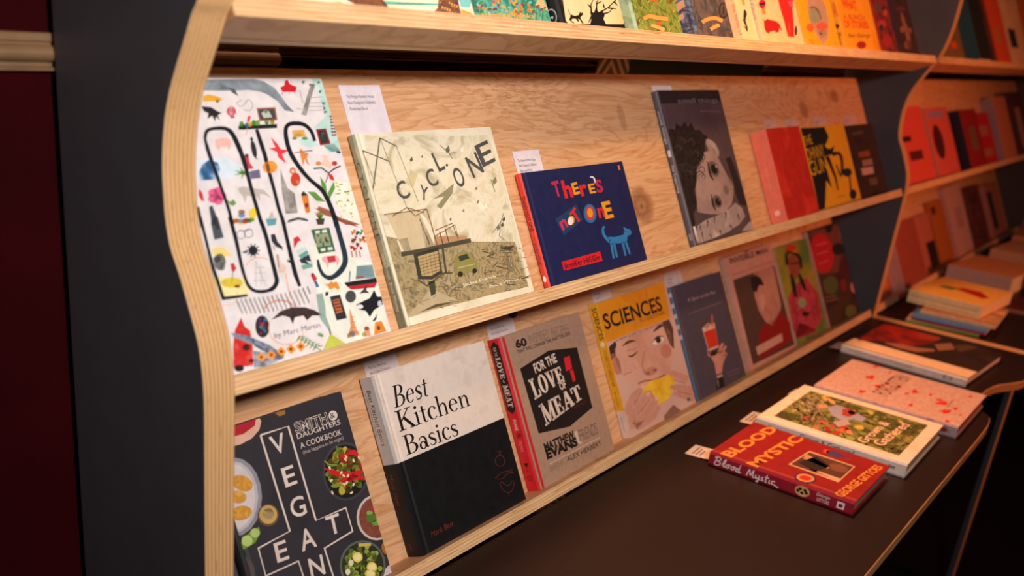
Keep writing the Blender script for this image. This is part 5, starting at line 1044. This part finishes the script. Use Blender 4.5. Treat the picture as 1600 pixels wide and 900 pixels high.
for i in range(34): A.line([(560+rnd.random()*190, 195+rnd.random()*130), (620+rnd.random()*150, 240+rnd.random()*130)], rnd.uniform(2, 7), rnd.choice(['8a7448', 'b39a64', 'c9b080', '5a4628']))
A.clip = (0.028, 0.022, bk.w-0.026, bk.h-0.022)
for i in range(240):
    q = (rnd.uniform(470, 1190), rnd.uniform(150, 500)); c_ = rnd.choice(['4f5a1f', '6f7a2c', '2c2f14', '8a8a3c', '3a3a1c', 'a89a4a', '5a4a20'])
    A.ell(q[0], q[1], rnd.uniform(6, 18), rnd.uniform(3, 7), c_, rnd.uniform(-30, 60), 8)
A.up(); A.poly([(745, 248), (790, 232), (830, 245), (872, 262), (940, 300), (918, 318), (870, 305), (825, 315), (770, 288)], '9a96a2'); A.poly([(690, 232), (740, 230), (752, 248), (705, 250)], 'c98a6a'); A.up()
A.ell(850, 272, 36, 20, 'a83a20', 8, 16, 0.12); A.ell(868, 270, 20, 12, 'd07a40'); A.poly([(770, 318), (840, 305), (862, 330), (800, 345)], 'b09a94')
for (x, y, c_) in [(745, 352, 'a8241c'), (790, 372, 'b82c20'), (770, 340, 'c9402c'), (815, 360, 'd96a3c'), (835, 348, 'b8301f'), (722, 318, 'c25a34'), (750, 375, '8a1c18'), (850, 365, 'd98a5a'), (690, 345, 'b8703c'), (765, 215, 'c9a24a'), (730, 200, 'd9b45a'), (905, 345, 'c9b04a'), (960, 270, 'b8a850'), (640, 300, 'a8402c'), (860, 400, '9aa044'), (920, 375, '7a8a30')]: A.ell(x, y, rnd.uniform(14, 26), rnd.uniform(7, 12), c_, rnd.uniform(0, 40), 12, 0.12)
for i in range(40): A.line([(rnd.uniform(560, 720), rnd.uniform(170, 330))]*1+[(rnd.uniform(600, 760), rnd.uniform(180, 340))], 2.5, rnd.choice(['b39a6c', 'c9b48a', '6a5a34', '8a7a4c'])) if i % 2 else None
A.clip = None; A.up().text('Grown &', (938, 425), (1060, 325), 0.019, 'efc69a', bold=0.01, metres=True); A.text('Gathered', (1022, 440), (1160, 335), 0.021, 'efc69a', bold=0.01, metres=True); A.text('Traditional living', (1112, 438), (1172, 392), 0.005, 'c9a47c', metres=True)
S = bk.sp; S.text_uv('Grown & Gathered', (0.012, 0.19), (0.012, 0.09), 0.010, '2a2018', bold=0.01); S.text_uv('Matt & Lentil', (0.012, 0.25), (0.012, 0.21), 0.008, '4a3a2c'); S.text_uv('plum', (0.012, 0.03), (0.012, 0.018), 0.008, '1a1414', bold=0.03); bk.done()
bk = flat('hardback', 'pale pink cloth hardback flecked with red blots, third from the near end of the counter', (2.013, 0.272), 0.3, 0.258, 0.285, 0.027, wash('fleck_cloth', ['a87e6c', 'd0aa96', 'b48a78', 'd8b8a6'], 120), spine=wash('lilac_spine', ['a88a90', 'c2a4a0', '8a7484'], 60), pages=ink('a3302c', 0.8))
A = bk.a.view(1280, 500, 5)
for (x, y, rx, ry) in [(400, 448, 36, 16), (462, 517, 28, 14), (530, 497, 20, 10), (335, 558, 28, 12), (748, 560, 26, 16), (715, 665, 18, 12), (960, 650, 50, 14), (1065, 692, 20, 12), (990, 714, 46, 16), (440, 365, 26, 8), (940, 625, 26, 10), (870, 585, 16, 8), (1105, 742, 12, 8), (620, 520, 24, 10), (685, 575, 22, 8), (1180, 598, 20, 8), (265, 300, 14, 5), (55, 432, 18, 8), (1000, 790, 20, 10), (550, 410, 16, 6)]: A.ell(x, y, rx, ry, 'c92c1c', 0, 14, 0.2)
A.text('FORGOTTEN', (540, 598), (720, 455), 0.036, '5a2a24', bold=0.0, metres=True); A.line([(1000, 680), (1050, 620)], 8, '8a5444')
S = bk.sp; S.text_uv('ELIZABETH  THE  FORGOTTEN  STUDIO', (0.009, 0.26), (0.009, 0.08), 0.010, '3a2c44', bold=0.01); S.put([arc(0.013, 0.025, 0.005, 0.008, 0, 360, 10)[:-1]], '8a2420'); bk.done()
bk = flat('hardback', 'dark photographic hardback with a broad white spine, farthest on the near counter', (2.374, 0.332), -3.4, 0.302, 0.289, 0.022, wash('dusk_photo', ['1f1210', '2e1c14', '241510', '3a2418'], 8), spine='ecdcd0')
A = bk.a.view(1280, 500, 5)
A.band(0.0, 0.0, 0.078, bk.h, 'e4c298')
A.up().poly([(300, 160), (480, 30), (700, 60), (960, 120), (900, 180), (760, 200), (620, 190), (520, 165)], wash('red_scene', ['7a120c', '9a1c10', '5a0e0a', 'b8361c'], 10)); A.up().poly([(500, 175), (620, 185), (760, 215), (900, 230), (900, 245), (760, 250), (620, 220)], '9a6048').ell(860, 130, 90, 26, '9a3418', 10).poly([(900, 190), (1030, 180), (1060, 230), (930, 240)], '8a5f44').poly([(1040, 200), (1200, 190), (1240, 220), (1100, 250)], '4f3828')
bk.sp.text_uv('D', (0.008, 0.05), (0.008, 0.03), 0.010, '6a5a58'); bk.sp.text_uv('A NIGHT GARDEN PORTRAIT', (0.008, 0.27), (0.008, 0.12), 0.007, 'b39a90'); bk.done()

def bookmark(label, cen, rot, w, l, z, sag, lines, c='e0c9b4'):
    """curling slip that sticks out from inside a lying book"""
    b = MB(); n = 8
    top = []; bot = []
    for i in range(n+1):
        t = i/n; zz = sag*(1-t)**2
        top.append(((0, t*l, zz+0.0005), (w, t*l, zz+0.0005))); bot.append(((0, t*l, zz), (w, t*l, zz)))
    for i in range(n):
        b.face([top[i][0], top[i][1], top[i+1][1], top[i+1][0]], c); b.face([bot[i][0], bot[i+1][0], bot[i+1][1], bot[i][1]], c)
        for s in (0, 1): b.face([bot[i][s], top[i][s], top[i+1][s], bot[i+1][s]], c)
    for i in (0, n): b.face([bot[i][0], bot[i][1], top[i][1], top[i][0]], c)
    for k in range(lines):
        y = l*0.75-k*0.007; i = y/l; zz = sag*(1-i)**2+0.0009
        b.face([(w*.15, y, zz), (w*(.85-.1*k), y, zz), (w*(.85-.1*k), y+0.0022, zz), (w*.15, y+0.0022, zz)], '6a5648')
    r = math.radians(rot)
    o = b.build('bookmark', mw=frame(Vector((cen[0], cen[1], z)), Vector((math.cos(r), math.sin(r), 0)), Vector((-math.sin(r), math.cos(r), 0)), Zv))
    tag(o, label, 'bookmark', 'paper slips tucked into the lying books'); return o
bookmark('curling cream slip sticking out of the nearest red hardback', (1.518, 0.5628), 4, 0.052, 0.048, 0.0006, 0.004, 3)
bookmark('cream slip sticking out of the cream bordered garden hardback', (1.745, 0.5695), 2, 0.075, 0.036, 0.0006, 0.004, 3)
bookmark('slip showing between the garden hardback and the pink flecked one', (1.945, 0.5695), 0, 0.05, 0.018, 0.012, 0.0, 0)
bookmark('greyish slip sticking out of the white spined dark hardback', (2.395, 0.6205), -2, 0.07, 0.030, 0.004, 0.003, 0, 'b9989a')

# ------------------------------------------------------------------ paperbacks on the far counter
GP = 'paperbacks piled on the far counter'
def slab(label, x, y, z, rot, w, h, th, cover, spine, art=None, pages=None):
    bk = Book('paperback', label, on_top(x, y, z, rot), w, h, th, cover, spine=spine, hard=False, group=GP, pages=pages)
    if art: art(bk)
    bk.done(); return z+th
z = 0.0003
z = slab('green edged paperback at the bottom of the front pile', 2.868, 0.405, z, 6, 0.27, 0.185, 0.008, 'd8b890', '6f9040')+0.0002
z = slab('magenta edged paperback, second from the bottom of the front pile', 2.872, 0.392, z, 2, 0.25, 0.19, 0.009, 'b8285a', 'c93464')+0.0002
z = slab('blue edged paperback in the middle of the front pile', 2.868, 0.388, z, 5, 0.25, 0.19, 0.009, '4a78a8', '5f98c8')+0.0002
z = slab('cream and brown paperback under the thick yellow one', 2.892, 0.376, z, 3, 0.24, 0.19, 0.010, wash('tan_cover', ['dcae80', '9a6a44', 'd8a678'], 10), 'e4bc8e')+0.0002
def yart(bk):
    A = bk.a; A.put([[(0.10, 0.03), (0.13, 0.02), (0.19, 0.06), (0.185, 0.11), (0.15, 0.12)]], 'b8200f'); A.put([[(0.12, 0.12), (0.16, 0.11), (0.165, 0.15), (0.13, 0.16)]], '5f7a34')
    for i in range(4): bk.sp.put([rect(0.006+i*0.006, 0.01, 0.009+i*0.006, 0.19)], ['d2b884', 'f0e0b8', 'c9ac78', 'e6d09c'][i])
z = slab('thick yellow paperback with a red shape on top of the front pile', 2.925, 0.425, z, -5, 0.285, 0.195, 0.036, 'ecb24e', 'ead8a8', yart, pages=ink('e2c89c', 0.8))
for (lab, x, y, w, h, th, c, s, r) in [('orange topped thick paperback behind the yellow topped pile', 3.52, 0.45, 0.30, 0.20, 0.055, 'e0a068', 'd2b4a8', -6), ('flat dark red paperback lying behind the yellow topped pile', 3.28, 0.33, 0.20, 0.26, 0.012, '4a1c14', '8a5a44', 10),
                                      ('tan paperback at the right edge, on the far counter', 3.62, 0.24, 0.30, 0.17, 0.040, 'dca478', 'e0b48e', -4), ('cream paperback farther along the far counter', 4.05, 0.42, 0.32, 0.20, 0.050, 'dfae7c', 'd8ac8c', -5),
                                      ('peach paperback near the far end of the counter', 4.50, 0.40, 0.30, 0.22, 0.05, 'd08a54', 'd29a70', 3)]:
    slab(lab, x, y, 0.0003, r, w, h, th, c, s)
slab('orange paperback lying on the tan one at the right edge', 3.63, 0.25, 0.0408, 3, 0.28, 0.16, 0.022, 'd2783c', 'd9a87c')

# ------------------------------------------------------------------ blurred books in the far bookcase
GU = {ZA: 'books on the top shelf of the far bookcase', ZB: 'books on the middle shelf of the far bookcase', ZC: 'books on the bottom shelf of the far bookcase'}
def far(label, zb, x0, x1, h, th, c, s=None, marks=()):
    bk = Book('novel', label, on_shelf(x0, zb), x1-x0, h, th, c, spine=s or c, hard=False, group=GU[zb])
    for m in marks: bk.a.put([[(u*bk.w, v*bk.h) for u, v in m[0]]], m[1]); bk.a.up()
    bk.done()
def R(a, b_, c, d): return [(a, b_), (c, b_), (c, d), (a, d)]
LF = wash('leafy_far', ['4a3a1c', '8a5a3c', '5a5a20', 'b8703c'], 30)
far('far top shelf, leafy brown book beside the wavy panel', ZA, 2.93, 3.26, 0.22, 0.02, LF, '6a3a20', [(R(.6, .18, .8, .26), 'd2481c')])
far('far top shelf, book with a teal spine', ZA, 3.30, 3.47, 0.24, 0.05, '1c1a18', '2f5a5e')
far('far top shelf, black and brown book right of the teal spine', ZA, 3.50, 3.70, 0.25, 0.02, wash('brown_far', ['1a1210', '6a3a20', '241812', '8a5430'], 20), '1c1412')
far('far top shelf, orange red book', ZA, 3.73, 3.95, 0.25, 0.02, 'd8521c', 'b8401c', [(R(.2, .3, .6, .5), 'b87a1c')])
far('far top shelf, cream book with a dark blot at the right edge', ZA, 3.98, 4.30, 0.27, 0.02, wash('cream_far', ['d9a878', 'e6c094', 'c98f5c'], 12), 'd9b088', [(R(.1, .25, .5, .5), '2a2c3c')])
far('far top shelf, orange backed book cut by the right edge', ZA, 4.33, 4.66, 0.26, 0.02, 'd2741c', 'c9641c')
far('far middle shelf, coral book with black marks beside the wavy panel', ZB, 2.95, 3.30, 0.23, 0.016, 'd9503f', 'e0806c', [(R(.05, .55, .5, .62), '3a1414'), (R(.35, .3, .75, .42), '5a1c1c')])
far('far middle shelf, pink book with a dark oval', ZB, 3.33, 3.60, 0.22, 0.02, 'd0584c', 'd97a6a', [([(0.3+.22*math.cos(a*.5236), .5+.26*math.sin(a*.5236)) for a in range(12)], '4a1018'), (R(.1, .85, .8, .95), '9a7aa0')])
far('far middle shelf, black spined dark red book', ZB, 3.64, 3.88, 0.20, 0.045, '8a1014', '1c1424', [(R(.35, .3, .7, .7), '6a5a30')])
far('far middle shelf, scarlet book with pale letters', ZB, 3.90, 4.20, 0.19, 0.02, 'b81414', 'a81414', [(R(.1, .55, .8, .75), 'b06a4a'), (R(.2, .15, .8, .3), 'b06a4a')])
far('far middle shelf, pale orange book with a lilac spine', ZB, 4.22, 4.46, 0.24, 0.04, 'c9784c', '9a8494')
far('far middle shelf, brown plum book with a pale stripe', ZB, 4.50, 4.86, 0.26, 0.03, '5a2c28', '6a4a4c', [(R(.45, .1, .75, .75), 'b88a70')])
far('far bottom shelf, pink and orange book beside the wavy panel', ZC, 2.90, 3.12, 0.20, 0.016, 'b06050', 'a85a4a', [(R(.2, .1, .9, .3), 'd2741c'), (R(.2, .35, .6, .42), '2a1414')])
far('far bottom shelf, rust coloured book with a pale spine', ZC, 3.18, 3.44, 0.205, 0.04, '9a4a3a', 'c9948a')
far('far bottom shelf, pink book with a black corner', ZC, 3.48, 3.72, 0.20, 0.014, 'b8685a', 'b8685a', [(R(.55, .05, 1, .5), '241a18')])
far('far bottom shelf, mustard book with a dark spot', ZC, 3.74, 3.93, 0.23, 0.016, 'b0641c', 'a85a1c', [(R(.1, .8, .4, .92), '5a1c10')])
far('far bottom shelf, tall pale grey book with lines of type', ZC, 3.97, 4.22, 0.265, 0.02, 'c9a09c', 'b8908c', [(R(.35, .4+.06*i, .75, .42+.06*i), '7a5a5a') for i in range(5)])
far('far bottom shelf, dark floral book', ZC, 4.26, 4.52, 0.24, 0.02, wash('floral_far', ['2a1614', '7a3a30', '3a1c1a', '8a5a4c'], 18), '5a3a34')
far('far bottom shelf, narrow pink book with a green stripe', ZC, 4.56, 4.80, 0.225, 0.03, 'a86858', 'b07a6c', [(R(.1, .15, .45, .85), '22281a')])
